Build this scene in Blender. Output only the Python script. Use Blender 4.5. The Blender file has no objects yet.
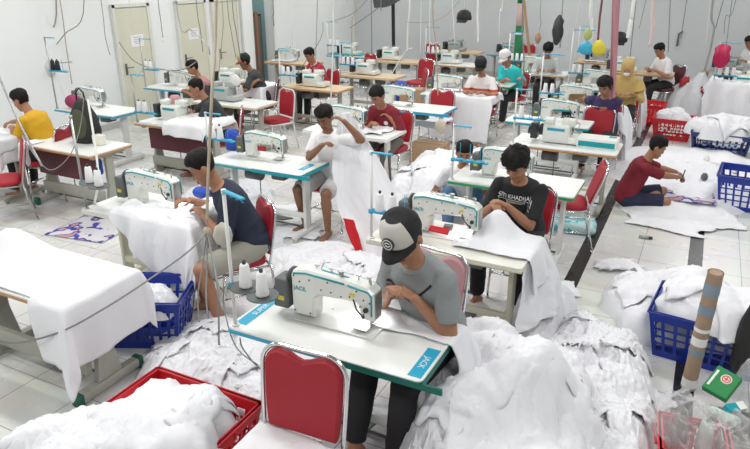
import bpy, bmesh, math, random
import numpy as np
from mathutils import Vector, Matrix, noise
from mathutils.bvhtree import BVHTree

SC = bpy.context.scene
COL = SC.collection
PI = math.pi
H = 2.65                        # camera height
F = 643.0
PITCH = math.atan(254 / 643.0)
YAW = math.radians(26.653)
rnd = random.Random(7)

# ------------------------------------------------------------------ camera
cam_d = bpy.data.cameras.new('camera')
cam = bpy.data.objects.new('camera', cam_d)
COL.objects.link(cam)
cam.location = (0, 0, H)
cam.rotation_euler = (PI / 2 - PITCH, 0, YAW)
cam_d.sensor_width = 36
cam_d.lens = F / 750 * 36
cam_d.clip_end = 100
SC.camera = cam


def ray(px, py):
    u = (px - 375) / F
    v = (py - 224.5) / F
    x, y, z = u, math.cos(PITCH) - v * math.sin(PITCH), -math.sin(PITCH) - v * math.cos(PITCH)
    c, s = math.cos(YAW), math.sin(YAW)
    return Vector((x * c - y * s, x * s + y * c, z))


def G(px, py, h):               # point of the photograph at a known height
    d = ray(px, py)
    return Vector((0, 0, H)) + d * ((h - H) / d.z)


def RY(px, py, Y):              # point of the photograph at a known distance
    d = ray(px, py)
    return Vector((0, 0, H)) + d * (Y / d.y)


# ------------------------------------------------------------------ materials
MATS = {}


def mat(name, col, rough=0.6, metal=0.0, var=0.0, vscale=8.0, bump=0.0, bscale=60.0, emit=0.0, alpha=1.0, trans=0.0, coat=0.0, sheen=0.0):
    if name in MATS:
        return MATS[name]
    m = bpy.data.materials.new(name)
    m.use_nodes = True
    nt = m.node_tree
    b = nt.nodes['Principled BSDF']
    b.inputs['Base Color'].default_value = (*col, 1)
    b.inputs['Roughness'].default_value = rough
    b.inputs['Metallic'].default_value = metal
    b.inputs['Coat Weight'].default_value = coat
    if trans:
        b.inputs['Transmission Weight'].default_value = trans
    if alpha < 1:
        b.inputs['Alpha'].default_value = alpha
    if sheen:
        b.inputs['Sheen Weight'].default_value = sheen
    if emit:
        b.inputs['Emission Color'].default_value = (*col, 1)
        b.inputs['Emission Strength'].default_value = emit
    tc = nt.nodes.new('ShaderNodeTexCoord')
    if var:
        n = nt.nodes.new('ShaderNodeTexNoise')
        n.inputs['Scale'].default_value = vscale
        n.inputs['Detail'].default_value = 4
        nt.links.new(tc.outputs['Object'], n.inputs['Vector'])
        mx = nt.nodes.new('ShaderNodeMix')
        mx.data_type = 'RGBA'
        mx.inputs['A'].default_value = (*[c * (1 - var) for c in col], 1)
        mx.inputs['B'].default_value = (*[min(1, c * (1 + var)) for c in col], 1)
        nt.links.new(n.outputs['Fac'], mx.inputs['Factor'])
        nt.links.new(mx.outputs['Result'], b.inputs['Base Color'])
    if bump:
        n2 = nt.nodes.new('ShaderNodeTexNoise')
        n2.inputs['Scale'].default_value = bscale
        n2.inputs['Detail'].default_value = 3
        nt.links.new(tc.outputs['Object'], n2.inputs['Vector'])
        bp = nt.nodes.new('ShaderNodeBump')
        bp.inputs['Strength'].default_value = bump
        bp.inputs['Distance'].default_value = 0.01
        nt.links.new(n2.outputs['Fac'], bp.inputs['Height'])
        nt.links.new(bp.outputs['Normal'], b.inputs['Normal'])
    MATS[name] = m
    return m


WHITE_CLOTH = mat('white_cloth', (.80, .80, .83), .9, var=.03, vscale=3, bump=.35, bscale=14, sheen=.1)
GREY_CLOTH = mat('greyish_cloth', (.66, .67, .70), .9, var=.05, bump=.35, bscale=14)
TOPW = mat('white_laminate', (.80, .81, .78), .32, var=.02)
TOPC = mat('cream_laminate', (.77, .76, .68), .35, var=.02)
BLUE = mat('blue_plastic', (.0, .27, .48), .4)
SKYB = mat('sky_blue_plastic', (.02, .36, .56), .4)
TEAL = mat('teal_plastic', (.0, .31, .36), .4)
DGREEN = mat('dark_green_edge', (.0, .13, .10), .4)
GREEN = mat('bright_green_edge', (.0, .32, .08), .4)
WOOD = mat('wood_edge', (.48, .25, .10), .5, var=.2, vscale=20)
PLY = mat('plywood', (.62, .47, .30), .55, var=.1, vscale=10)
MACH = mat('machine_enamel', (.74, .76, .71), .28, coat=.3)
MACHG = mat('grey_enamel', (.36, .38, .37), .35, var=.1)
DARK = mat('dark_plastic', (.03, .035, .04), .4)
DGREY = mat('dark_grey_plastic', (.11, .12, .12), .5)
CHROME = mat('chrome', (.72, .73, .74), .18, metal=1)
STEEL = mat('worn_steel', (.45, .45, .44), .38, metal=.9, var=.15)
LEGW = mat('white_painted_metal', (.74, .74, .72), .4, var=.03)
LEGG = mat('grey_beige_painted_metal', (.36, .36, .31), .45, var=.1)
LEGC = mat('cream_painted_metal', (.60, .58, .46), .45, var=.05)
RED = mat('red_vinyl', (.36, .008, .02), .55, var=.1, vscale=4, bump=.08, bscale=200)
PINKV = mat('faded_pink_vinyl', (.50, .26, .28), .6, var=.08)
BURG = mat('burgundy_panel', (.10, .02, .03), .5, var=.2)
CONE = mat('white_thread', (.86, .86, .86), .8, bump=.3, bscale=300)
CONED = mat('black_thread', (.02, .02, .025), .8)
CONET = mat('taupe_thread', (.25, .19, .15), .8)
BLACK = mat('black_rubber', (.015, .015, .015), .6)
YEL = mat('yellow_label', (.7, .6, .05), .5)
REDP = mat('red_plastic', (.62, .01, .02), .38, var=.05)
BLUEP = mat('blue_crate_plastic', (.006, .03, .30), .35, var=.1)
NAVYP = mat('navy_crate_plastic', (.012, .03, .15), .4, var=.1)
ROPE = mat('tan_rope', (.42, .36, .27), .8, var=.1)
CORD = mat('grey_cord', (.22, .22, .22), .5)
WIREW = mat('white_cord', (.7, .7, .68), .5)
SKIN = [mat('skin_tan', (.36, .17, .095), .5, var=.08, vscale=12), mat('skin_brown', (.25, .115, .06), .5, var=.08, vscale=12),
        mat('skin_light', (.46, .25, .15), .5, var=.08, vscale=12)]
HAIR = _H = mat('black_hair', (.012, .010, .010), .55, var=.3, vscale=60, bump=.6, bscale=90)
_H.node_tree.nodes['Principled BSDF'].inputs['Specular IOR Level'].default_value = .15
EYEW = mat('eye_white', (.6, .58, .55), .3)
LIP = mat('lip', (.28, .10, .08), .5)
PLASTIC = mat('clear_plastic_film', (.85, .87, .88), .25, alpha=.28)
CARD = mat('cardboard', (.40, .26, .15), .8, var=.1)

# ------------------------------------------------------------------ mesh helper


class MB:
    def __init__(self):
        self.bm = bmesh.new()
        self.mi = 0
        self.smooth = True
        self.X = Matrix.Identity(4)

    def _v(self, p):
        return self.bm.verts.new(self.X @ Vector(p))

    def _f(self, vs, smooth=None):
        try:
            f = self.bm.faces.new(vs)
        except ValueError:
            return None
        f.material_index = self.mi
        f.smooth = self.smooth if smooth is None else smooth
        return f

    def box(self, c, s, rot=None, taper=1.0):
        R = rot.to_4x4() if rot is not None else Matrix.Identity(4)
        vs = []
        for z in (-.5, .5):
            k = taper if z > 0 else 1
            for x, y in ((-.5, -.5), (.5, -.5), (.5, .5), (-.5, .5)):
                vs.append(self._v(Vector(c) + (R @ Vector((x * s[0] * k, y * s[1] * k, z * s[2])))))
        for a in ((3, 2, 1, 0), (4, 5, 6, 7), (0, 1, 5, 4), (1, 2, 6, 5), (2, 3, 7, 6), (3, 0, 4, 7)):
            self._f([vs[i] for i in a], False)
        return self

    def rbox(self, c, s, r=.01, rot=None):
        """box with chamfered vertical outline and top/bottom"""
        R = rot.to_4x4() if rot is not None else Matrix.Identity(4)
        hx, hy, hz = s[0] / 2, s[1] / 2, s[2] / 2
        r = min(r, hx * .95, hy * .95, hz * .95)
        rings = []
        for z, ins in ((-hz, r), (-hz + r * .3, r * .3), (-hz + r, 0), (hz - r, 0), (hz - r * .3, r * .3), (hz, r)):
            ring = []
            for cx, cy, a0 in ((hx - r, hy - r, 0), (-hx + r, hy - r, 90), (-hx + r, -hy + r, 180), (hx - r, -hy + r, 270)):
                for k in range(4):
                    a = math.radians(a0 + k * 30)
                    rr = max(r - ins, 0)
                    ring.append(Vector((cx + rr * math.cos(a), cy + rr * math.sin(a), z)))
            rings.append([self._v(Vector(c) + R @ p) for p in ring])
        self._loft(rings, True)
        return self

    def _loft(self, rings, caps=True):
        n = len(rings[0])
        for a, b in zip(rings, rings[1:]):
            for i in range(n):
                j = (i + 1) % n
                self._f([a[i], a[j], b[j], b[i]])
        if caps:
            self._f(list(reversed(rings[0])), False)
            self._f(rings[-1], False)

    def loft(self, rings, caps=True):
        self._loft([[self._v(p) for p in r] for r in rings], caps)
        return self

    def cyl(self, a, b, r0, r1=None, n=12, caps=True):
        a, b = Vector(a), Vector(b)
        r1 = r0 if r1 is None else r1
        d = (b - a)
        if d.length < 1e-6:
            return self
        q = d.to_track_quat('Z', 'Y')
        rings = []
        for p, r in ((a, r0), (b, r1)):
            rings.append([p + q @ Vector((r * math.cos(2 * PI * i / n), r * math.sin(2 * PI * i / n), 0)) for i in range(n)])
        return self.loft(rings, caps)

    def lathe(self, prof, c=(0, 0, 0), n=16, q=None):
        rings = []
        for r, z in prof:
            ring = []
            for i in range(n):
                p = Vector((max(r, 1e-4) * math.cos(2 * PI * i / n), max(r, 1e-4) * math.sin(2 * PI * i / n), z))
                if q is not None:
                    p = q @ p
                ring.append(Vector(c) + p)
            rings.append(ring)
        return self.loft(rings, True)

    def ball(self, c, r, n=10, m=None, rot=None):
        r = Vector((r, r, r)) if isinstance(r, (int, float)) else Vector(r)
        m = m or max(5, n // 2 + 1)
        rings = []
        for j in range(m + 1):
            th = -PI / 2 + PI * (j + .0) / m
            th = max(-PI / 2 + .08, min(PI / 2 - .08, th))
            ring = []
            for i in range(n):
                p = Vector((r.x * math.cos(th) * math.cos(2 * PI * i / n), r.y * math.cos(th) * math.sin(2 * PI * i / n), r.z * math.sin(th)))
                if rot is not None:
                    p = rot @ p
                ring.append(Vector(c) + p)
            rings.append(ring)
        return self.loft(rings, True)

    def tube(self, pts, r, n=8, caps=True, r1=None):
        pts = [Vector(p) for p in pts]
        if len(pts) < 2:
            return self
        r1 = r if r1 is None else r1
        rings = []
        up = None
        for i, p in enumerate(pts):
            if i == 0:
                t = pts[1] - p
            elif i == len(pts) - 1:
                t = p - pts[i - 1]
            else:
                t = (pts[i + 1] - p).normalized() + (p - pts[i - 1]).normalized()
            if t.length < 1e-9:
                t = Vector((0, 0, 1))
            t.normalize()
            if up is None:
                up = Vector((0, 0, 1)) if abs(t.z) < .9 else Vector((1, 0, 0))
            x = up.cross(t)
            if x.length < 1e-5:
                x = Vector((1, 0, 0)).cross(t)
            x.normalize()
            y = t.cross(x)
            up = y
            rr = r + (r1 - r) * i / (len(pts) - 1)
            rings.append([p + x * (rr * math.cos(2 * PI * k / n)) + y * (rr * math.sin(2 * PI * k / n)) for k in range(n)])
        return self.loft(rings, caps)

    def prism(self, poly, t, axis='y', off=0.0, bevel=0.0):
        """poly: 2-D outline (counter-clockwise) in the plane across `axis`"""
        def P(u, v, w):
            return {'y': (u, w, v), 'x': (w, u, v), 'z': (u, v, w)}[axis]
        def inset(pl, k):
            out = []
            n = len(pl)
            for i in range(n):
                p0, p1, p2 = Vector(pl[i - 1]), Vector(pl[i]), Vector(pl[(i + 1) % n])
                a = (p1 - p0).normalized()
                b = (p2 - p1).normalized()
                na = Vector((-a.y, a.x))
                nb = Vector((-b.y, b.x))
                m = na + nb
                if m.length < 1e-5:
                    m = na
                m.normalize()
                out.append(p1 + m * k)
            return out
        rings = []
        if bevel:
            ins = inset(poly, bevel)
            seq = [(ins, -t / 2), (poly, -t / 2 + bevel), (poly, t / 2 - bevel), (ins, t / 2)]
        else:
            seq = [(poly, -t / 2), (poly, t / 2)]
        for pl, w in seq:
            rings.append([self._v(P(q[0], q[1], w + off)) for q in pl])
        sm = self.smooth
        self.smooth = False
        self._loft(rings, True)
        self.smooth = sm
        return self

    def grid(self, P, nu, nv, closed=False):
        vs = [[self._v(P(i / nu, j / nv)) for j in range(nv + 1)] for i in range(nu + (0 if closed else 1))]
        for i in range(nu):
            for j in range(nv):
                i2 = (i + 1) % nu if closed else i + 1
                self._f([vs[i][j], vs[i2][j], vs[i2][j + 1], vs[i][j + 1]])
        return vs

    def mesh(self, name='m'):
        bmesh.ops.recalc_face_normals(self.bm, faces=self.bm.faces)
        me = bpy.data.meshes.new(name)
        self.bm.to_mesh(me)
        self.bm.free()
        return me


def link(name, data, parent=None, loc=None, rot=None):
    o = bpy.data.objects.new(name, data)
    COL.objects.link(o)
    if parent is not None:
        o.parent = parent
    if loc is not None:
        o.location = loc
    if rot is not None:
        o.rotation_euler = rot
    return o


def build(name, mb, m, parent=None, loc=None, rot=None):
    me = mb.mesh(name) if isinstance(mb, MB) else mb
    ms = m if isinstance(m, (list, tuple)) else [m]
    if not me.materials:
        for k in ms:
            me.materials.append(k)
    return link(name, me, parent, loc, rot)


CACHE = {}


def part(name, key, fn, m, parent=None, loc=None, rot=None):
    """a part whose mesh is built once and shared by its repeats"""
    ms = m if isinstance(m, (list, tuple)) else [m]
    k = (key,) + tuple(x.name for x in ms)
    if k not in CACHE:
        mb = MB()
        fn(mb)
        me = mb.mesh(name)
        for x in ms:
            me.materials.append(x)
        CACHE[k] = me
    return link(name, CACHE[k], parent, loc, rot)


def tag(o, label, cat, group=None, kind=None):
    o['label'] = label
    if cat:
        o['category'] = cat
    if group:
        o['group'] = group
    if kind:
        o['kind'] = kind
    return o


def struct(name, mb, m):
    o = build(name, mb, m)
    o['kind'] = 'structure'
    return o


def thing(name, loc, rz, label, cat, group=None):
    o = link(name, None, None, loc, (0, 0, rz))
    o.empty_display_size = .1
    return tag(o, label, cat, group)


def solid(name, mb, m, label, cat, group=None, kind=None, loc=None, rot=None):
    return tag(build(name, mb, m, None, loc, rot), label, cat, group, kind)


def text_mesh(s, size, extrude=.0008):
    cu = bpy.data.curves.new('t', 'FONT')
    cu.body = s
    cu.size = size
    cu.extrude = extrude
    cu.align_x = 'CENTER'
    cu.resolution_u = 2
    o = bpy.data.objects.new('t', cu)
    COL.objects.link(o)
    dg = bpy.context.evaluated_depsgraph_get()
    me = bpy.data.meshes.new_from_object(o.evaluated_get(dg))
    bpy.data.objects.remove(o)
    return me


def add_text(name, s, size, m, parent, loc, rot, extrude=.0008):
    k = ('text', s, size, m.name)
    if k not in CACHE:
        me = text_mesh(s, size, extrude)
        me.materials.clear()
        me.materials.append(m)
        CACHE[k] = me
    return link(name, CACHE[k], parent, loc, rot)


def smoothpath(pts, n=6):
    pts = [Vector(p) for p in pts]
    out = []
    for i in range(len(pts) - 1):
        p0 = pts[max(i - 1, 0)]
        p1, p2 = pts[i], pts[i + 1]
        p3 = pts[min(i + 2, len(pts) - 1)]
        for k in range(n):
            t = k / n
            out.append(.5 * ((2 * p1) + (-p0 + p2) * t + (2 * p0 - 5 * p1 + 4 * p2 - p3) * t * t + (-p0 + 3 * p1 - 3 * p2 + p3) * t ** 3))
    out.append(pts[-1])
    return out


def N3(x, y, z=0.0):
    return noise.noise(Vector((x, y, z)))


def ridged(x, y, s):
    """folds: sharp-ish creases with warp"""
    wx = x + .35 * N3(x * 1.3, y * 1.3, s)
    wy = y + .35 * N3(x * 1.3, y * 1.3, s + 9)
    v = 0
    a = 1
    f = 1.0
    for k in range(4):
        v += a * (1 - 2 * abs(N3(wx * f * 1.6, wy * f, s + k * 3.1)))
        a *= .5
        f *= 2.05
    return v / 1.9 - .5
# ================================================================== room
XL, XR, YB, YF, ZC = -9.3, 4.2, 17.2, -3.0, 4.6


def floor_mat():
    m = bpy.data.materials.new('tile_floor')
    m.use_nodes = True
    nt = m.node_tree
    L = nt.links.new
    b = nt.nodes['Principled BSDF']
    tc = nt.nodes.new('ShaderNodeTexCoord')
    mp = nt.nodes.new('ShaderNodeMapping')
    mp.inputs['Location'].default_value = (.26 + .445 * 40, -.1 + .445 * 40, 0)
    L(tc.outputs['Object'], mp.inputs['Vector'])
    br = nt.nodes.new('ShaderNodeTexBrick')
    br.offset = 0
    br.inputs['Scale'].default_value = 1
    br.inputs['Brick Width'].default_value = .445
    br.inputs['Row Height'].default_value = .445
    br.inputs['Mortar Size'].default_value = .0035
    br.inputs['Mortar Smooth'].default_value = .1
    br.inputs['Bias'].default_value = 0
    br.inputs['Color1'].default_value = (.80, .80, .77, 1)
    br.inputs['Color2'].default_value = (.75, .75, .73, 1)
    br.inputs['Mortar'].default_value = (.33, .33, .32, 1)
    L(mp.outputs['Vector'], br.inputs['Vector'])
    n = nt.nodes.new('ShaderNodeTexNoise')
    n.inputs['Scale'].default_value = 2.2
    n.inputs['Detail'].default_value = 6
    L(tc.outputs['Object'], n.inputs['Vector'])
    mx = nt.nodes.new('ShaderNodeMix')
    mx.data_type = 'RGBA'
    mx.blend_type = 'MULTIPLY'
    mx.inputs['Factor'].default_value = .25
    L(br.outputs['Color'], mx.inputs['A'])
    L(n.outputs['Color'], mx.inputs['B'])
    # dark inlaid strips
    sp = nt.nodes.new('ShaderNodeSeparateXYZ')
    L(tc.outputs['Object'], sp.inputs['Vector'])
    masks = []
    for c in (-.765, .235):
        cmp_ = nt.nodes.new('ShaderNodeMath')
        cmp_.operation = 'COMPARE'
        cmp_.inputs[1].default_value = c
        cmp_.inputs[2].default_value = .065
        L(sp.outputs['X'], cmp_.inputs[0])
        masks.append(cmp_)
    ad = nt.nodes.new('ShaderNodeMath')
    ad.operation = 'ADD'
    L(masks[0].outputs[0], ad.inputs[0])
    L(masks[1].outputs[0], ad.inputs[1])
    m2 = nt.nodes.new('ShaderNodeMix')
    m2.data_type = 'RGBA'
    L(ad.outputs[0], m2.inputs['Factor'])
    L(mx.outputs['Result'], m2.inputs['A'])
    m2.inputs['B'].default_value = (.022, .022, .024, 1)
    L(m2.outputs['Result'], b.inputs['Base Color'])
    rr = nt.nodes.new('ShaderNodeMapRange')
    rr.inputs['To Min'].default_value = .16
    rr.inputs['To Max'].default_value = .38
    L(n.outputs['Fac'], rr.inputs['Value'])
    L(rr.outputs['Result'], b.inputs['Roughness'])
    return m


def wall_mat(name, col):
    return mat(name, col, .75, var=.035, vscale=.9, bump=.05, bscale=8)


WL = wall_mat('white_wall_paint', (.77, .79, .785))
WB = wall_mat('grey_wall_paint', (.55, .57, .58))
struct('floor', MB().box(((XL + XR) / 2, (YF + YB) / 2, -.05), (XR - XL + .4, YB - YF + .4, .1)), floor_mat())
struct('ceiling', MB().box(((XL + XR) / 2, (YF + YB) / 2, ZC + .05), (XR - XL + .4, YB - YF + .4, .1)), mat('ceiling_paint', (.45, .45, .45), .8))
# left wall with the open doorway (y 12.35..13.05)
mb = MB()
mb.box((XL - .1, (YF + 12.3) / 2, ZC / 2), (.2, 12.3 - YF, ZC))
mb.box((XL - .1, (13.1 + YB) / 2, ZC / 2), (.2, YB - 13.1, ZC))
mb.box((XL - .1, 12.7, 3.6), (.2, .8, 2.0))
struct('wall_left', mb, WL)
struct('wall_back', MB().box(((XL + XR) / 2, YB + .1, ZC / 2), (XR - XL, .2, ZC)), WB)
struct('wall_right', MB().box((XR + .1, (YF + YB) / 2, ZC / 2), (.2, YB - YF, ZC)), WB)
struct('wall_front', MB().box(((XL + XR) / 2, YF - .1, ZC / 2), (XR - XL, .2, ZC)), WL)
# little room behind the doorway
mb = MB()
mb.box((XL - 2.0, 12.7, ZC / 2), (.1, 2.4, ZC)).box((XL - 1.1, 11.5, ZC / 2), (1.8, .1, ZC)).box((XL - 1.1, 13.9, ZC / 2), (1.8, .1, ZC))
struct('wall_passage', mb, mat('pale_teal_paint', (.38, .52, .52), .8))
struct('floor_passage', MB().box((XL - 1.15, 12.7, -.05), (1.9, 2.4, .1)), TOPC)
mb = MB()
mb.box((XL + .03, 12.25, 1.6), (.06, .1, 3.2)).box((XL + .03, 13.12, 1.6), (.06, .06, 3.2))
struct('trim_1', mb, mat('white_frame_paint', (.72, .72, .68), .5))
struct('baseboard_left', MB().box((XL + .008, 4.6, .06), (.016, 15, .12)), mat('grey_tile_skirting', (.45, .45, .44), .4))
struct('baseboard_back', MB().box(((XL + XR) / 2, YB - .008, .06), (XR - XL, .016, .12)), MATS['grey_tile_skirting'])
# square column protruding from the left wall
struct('trim_2', MB().box((XL + .05, 12.05, ZC / 2), (.1, .36, ZC)), WL)
# three cream doors in pale frames, each with a paper notice and a handle
DOORC = mat('cream_door_paint', (.62, .61, .49), .5, var=.03)
FRAMEC = mat('pale_frame_paint', (.66, .67, .62), .5)
for k, (y0, y1, note) in enumerate(((8.36, 9.2, 1), (9.9, 10.75, 1), (10.96, 11.8, 0))):
    d = build('door_%d' % (k + 1), MB().box((XL + .02, (y0 + y1) / 2, 1.02), (.05, y1 - y0 - .1, 2.04)), DOORC)
    d['kind'] = 'structure'
    f = MB()
    f.box((XL + .03, y0 + .02, 1.05), (.07, .06, 2.1)).box((XL + .03, y1 - .02, 1.05), (.07, .06, 2.1)).box((XL + .03, (y0 + y1) / 2, 2.08), (.07, y1 - y0 + .02, .06))
    build('door_frame', f, FRAMEC, d)
    h = MB()
    h.rbox((XL + .055, y0 + .14, 1.0), (.015, .045, .2), .006).cyl((XL + .06, y0 + .14, 1.03), (XL + .11, y0 + .14, 1.03), .009).cyl((XL + .11, y0 + .14, 1.03), (XL + .11, y0 + .27, 1.03), .008)
    build('door_handle', h, DGREY, d)
    if note:
        yc = (y0 + y1) / 2 + (.06 if k == 0 else .0)
        n = build('paper_notice', MB().box((XL + .05, yc, 1.47), (.004, .3, .21)), mat('notice_paper', (.8, .8, .8), .7))
        tag(n, ['white paper notice taped to the first cream door from the left', 'white paper notice taped to the middle cream door'][k], 'notice')
        mbt = MB()
        for j in range(4):
            mbt.box((XL + .0535, yc, 1.53 - j * .035), (.001, .2 - .05 * (j % 2), .009))
        build('printed_lines', mbt, mat('notice_ink', (.3, .3, .3), .8), n)

# ------------------------------------------------------------------ lamps
LAMP = mat('lamp_tube', (1, 1, 1), .5, emit=3)
k = 0
for y in (.3, 3.2, 6.2, 9.2, 12.2, 15.3):
    for x in (-7.2, -3.2, .9):
        t = thing('ceiling_light', (x, y, ZC - .75), 0, 'long fluorescent batten hung from the ceiling above the work rows', 'ceiling light', 'ceiling battens')
        part('housing', 'bat_h', lambda mb: (mb.rbox((0, 0, .04), (1.5, .12, .06), .01), mb.cyl((-.6, 0, .06), (-.6, 0, .75), .004, n=6), mb.cyl((.6, 0, .06), (.6, 0, .75), .004, n=6)), LEGW, t)
        part('tube', 'bat_t', lambda mb: mb.cyl((-.72, 0, -.005), (.72, 0, -.005), .014, n=8), LAMP, t)
        ld = bpy.data.lights.new('batten_light', 'AREA')
        ld.shape = 'RECTANGLE'
        ld.size = 1.5
        ld.size_y = .35
        ld.energy = 54 if y < 10 else 50
        if x > 0:
            ld.energy *= .85
        ld.color = (1.0, 1.0, .985)
        lo = bpy.data.objects.new('batten_light', ld)
        COL.objects.link(lo)
        lo.location = (x, y, ZC - .79)
ld = bpy.data.lights.new('passage_fill', 'AREA')  # unseen fill lamp, added to brighten the teal passage walls from above
ld.size = .6
ld.energy = 25
lo = bpy.data.objects.new('passage_fill', ld)
COL.objects.link(lo)
lo.location = (XL - .9, 12.7, 4.2)
w = bpy.data.worlds.new('world')
SC.world = w
w.use_nodes = True
w.node_tree.nodes['Background'].inputs['Color'].default_value = (.85, .93, 1, 1)
w.node_tree.nodes['Background'].inputs['Strength'].default_value = .3
SC.view_settings.view_transform = 'Standard'
SC.view_settings.look = 'None'
SC.view_settings.gamma = 1
SC.view_settings.exposure = 0.0
SC.view_settings.use_curve_mapping = False
# ================================================================== sewing furniture
TT = .76                         # table-top height


def machine(st, loc, rz, label, kind='lock', accent=TEAL, brand=True, detail=True, group=None, msc=1.0, lamp=False, bodym=MACH):
    """operator on local -y, needle on local -x, handwheel on local +x; origin on the table top under the middle"""
    t = thing('sewing_machine', loc, rz, label, 'sewing machine', group)
    t.scale = (msc, msc, msc * 1.03)
    if kind == 'lock':
        part('bed', 'l_bed', lambda mb: (mb.rbox((0, 0, .004), (.50, .178, .009), .003)), TOPW, t)
        def arm(mb):
            mb.smooth = True
            pol = [(-.245, .085), (-.165, .085), (-.160, .15), (-.145, .172), (.075, .160), (.105, .135), (.11, .024), (.245, .024), (.25, .24), (.235, .272),
                   (.15, .288), (-.10, .276), (-.215, .262), (-.243, .240)]
            mb.prism(pol, .105, 'y', .012, .014)
        part('arm', 'l_arm', arm, MACH, t)
        def stripe(mb):
            for w in (-.0435, .0675):
                mb.tube([(-.236, w, .12), (-.235, w, .225), (-.215, w, .248), (-.10, w, .262)], .005, 6)
                mb.tube([(-.08, w, .264), (.15, w, .275), (.225, w, .262)], .005, 6)
            mb.box((0.0, .012, .2815), (.16, .012, .003), Matrix.Rotation(math.radians(-3), 3, 'Y'))
        part('accent_stripe', 'l_stripe', stripe, accent, t)
        def face(mb):
            mb.mi = 0
            mb.cyl((-.205, .012, .085), (-.205, .012, .035), .007, n=8)
            mb.cyl((-.205, .012, .05), (-.205, .012, .026), .002, n=6)
            mb.cyl((-.205, -.012, .085), (-.205, -.012, .04), .005, n=8)
            mb.box((-.205, -.02, .032), (.028, .03, .006))
            mb.cyl((-.205, .012, .262), (-.205, .012, .295), .005, n=8)
            mb.tube([(-.215, -.043, .18), (-.235, -.062, .165), (-.235, -.066, .12)], .003, 6)
            mb.cyl((-.18, -.04, .17), (-.18, -.07, .17), .017, n=12)
            mb.cyl((-.20, -.04, .13), (-.20, -.058, .13), .012, n=10)
            mb.box((-.245, .012, .16), (.006, .07, .14))
            mb.box((-.16, .012, .026), (.09, .1, .004))
        part('needle_head', 'l_face', face, STEEL, t)
        def guides(mb):
            mb.cyl((0, .0, -.004), (0, .0, .022), .0035, n=6)
            mb.box((0, .0, .022), (.024, .012, .005))
        for x in (-.19, -.13, -.02, .03, .12):
            part('thread_guide', 'l_guide1', guides, STEEL, t, (x, 0, .272 + .012 * (x + .2)))
        part('bobbin_winder', 'l_wind', lambda mb: (mb.cyl((-.04, .02, .27), (-.04, .02, .305), .010, n=10), mb.cyl((-.04, .02, .30), (-.04, .02, .31), .016, n=12)), STEEL, t)
        part('thread_hook', 'l_hook', lambda mb: mb.tube([(.09, .01, .28), (.09, -.02, .31), (.05, -.02, .32)], .0025, 6), STEEL, t)
        def screws(mb):
            for x, z in ((.225, .25), (.19, .22), (.225, .05), (.13, .05), (.13, .24), (.06, .2), (.0, .2), (-.06, .19), (-.11, .2), (-.19, .2), (-.19, .12), (-.225, .19), (.02, .25), (-.15, .24), (-.17, .16)):
                yield x, z
        if detail:
            for x, z in screws(None):
                part('screw', 'l_screw1', lambda mb: mb.cyl((0, .0635, 0), (0, .0685, 0), .0042, n=8), DARK, t, (x, 0, z))
        part('tension_dial', 'l_dial', lambda mb: mb.cyl((-.205, .063, .15), (-.205, .078, .15), .013, n=10), DARK, t)
        part('foot_lever', 'l_lever', lambda mb: (mb.tube([(-.13, .064, .19), (-.16, .085, .15), (-.20, .09, .12)], .0045, 6), mb.ball((-.20, .09, .12), .009, 8)), DARK, t)
        def motor(mb):
            mb.mi = 0
            mb.rbox((.30, .03, .135), (.085, .11, .17), .012)
            mb.cyl((.26, .012, .19), (.30, .012, .19), .04, n=16)
            mb.rbox((.352, .02, .10), (.02, .09, .12), .005)
        part('motor_box', 'l_motor', motor, DGREY, t)
        part('handwheel', 'l_wheel', lambda mb: (mb.lathe([(.0, -.018), (.05, -.018), (.062, -.008), (.062, .008), (.045, .018), (.02, .02), (0, .02)], (.262, .012, .205), 20, Vector((1, 0, 0)).to_track_quat('Z', 'Y'))), DARK, t)
        part('warning_label', 'l_lab', lambda mb: (mb.box((.30, .0865, .11), (.04, .002, .025))), YEL, t)
        if brand:
            add_text('brand_lettering', 'JACK', .034, accent, t, (.19, .0668, .17), (PI / 2, 0, PI))
        part('rating_plate', 'l_plate', lambda mb: (mb.box((-.125, .0662, .215), (.03, .0015, .016))), YEL, t)
        if lamp:
            ld = bpy.data.lights.new('machine_lamp', 'SPOT')
            ld.energy = 3.2
            ld.spot_size = 1.9
            ld.spot_blend = .6
            ld.shadow_soft_size = .02
            lo = bpy.data.objects.new('machine_lamp', ld)
            COL.objects.link(lo)
            lo.location = Matrix.Translation(loc) @ Matrix.Rotation(rz, 4, 'Z') @ Vector((-.15, -.06, .16))
            lo.rotation_euler = (.0, 0, rz)
    elif kind == 'over':
        def body(mb):
            mb.rbox((.02, 0, .11), (.30, .22, .20), .018)
            mb.rbox((-.10, -.03, .235), (.16, .12, .08), .015)
            mb.rbox((-.19, -.01, .05), (.14, .26, .07), .012)
            mb.rbox((.12, .02, .24), (.12, .14, .07), .015)
        part('body', 'o_body', body, bodym, t)
        for k in range(4):
            part('tension_knob', 'o_knob1', lambda mb: (mb.cyl((0, -.09, 0), (0, -.125, 0), .010, n=10), mb.cyl((0, -.125, 0), (0, -.133, 0), .0125, n=10)), DARK, t, (-.10 + k * .03, 0, .22 + .01 * (k % 2)))
            part('thread_pin', 'o_pin1', lambda mb: (mb.cyl((0, .02, .270), (0, .02, .31), .003, n=6), mb.ball((0, .02, .312), .006, 8)), STEEL, t, (-.10 + k * .03, 0, 0))
        def det(mb):
            mb.cyl((-.14, -.09, .20), (-.14, -.09, .07), .006, n=8)
            mb.box((-.14, -.10, .065), (.03, .05, .008))
            mb.tube([(-.17, -.03, .25), (-.22, -.05, .22), (-.2, -.09, .15)], .004, 6)
            mb.tube([(-.17, -.06, .12), (-.14, -.09, .15)], .012, 6)
        part('looper_parts', 'o_det', det, STEEL, t)
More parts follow.
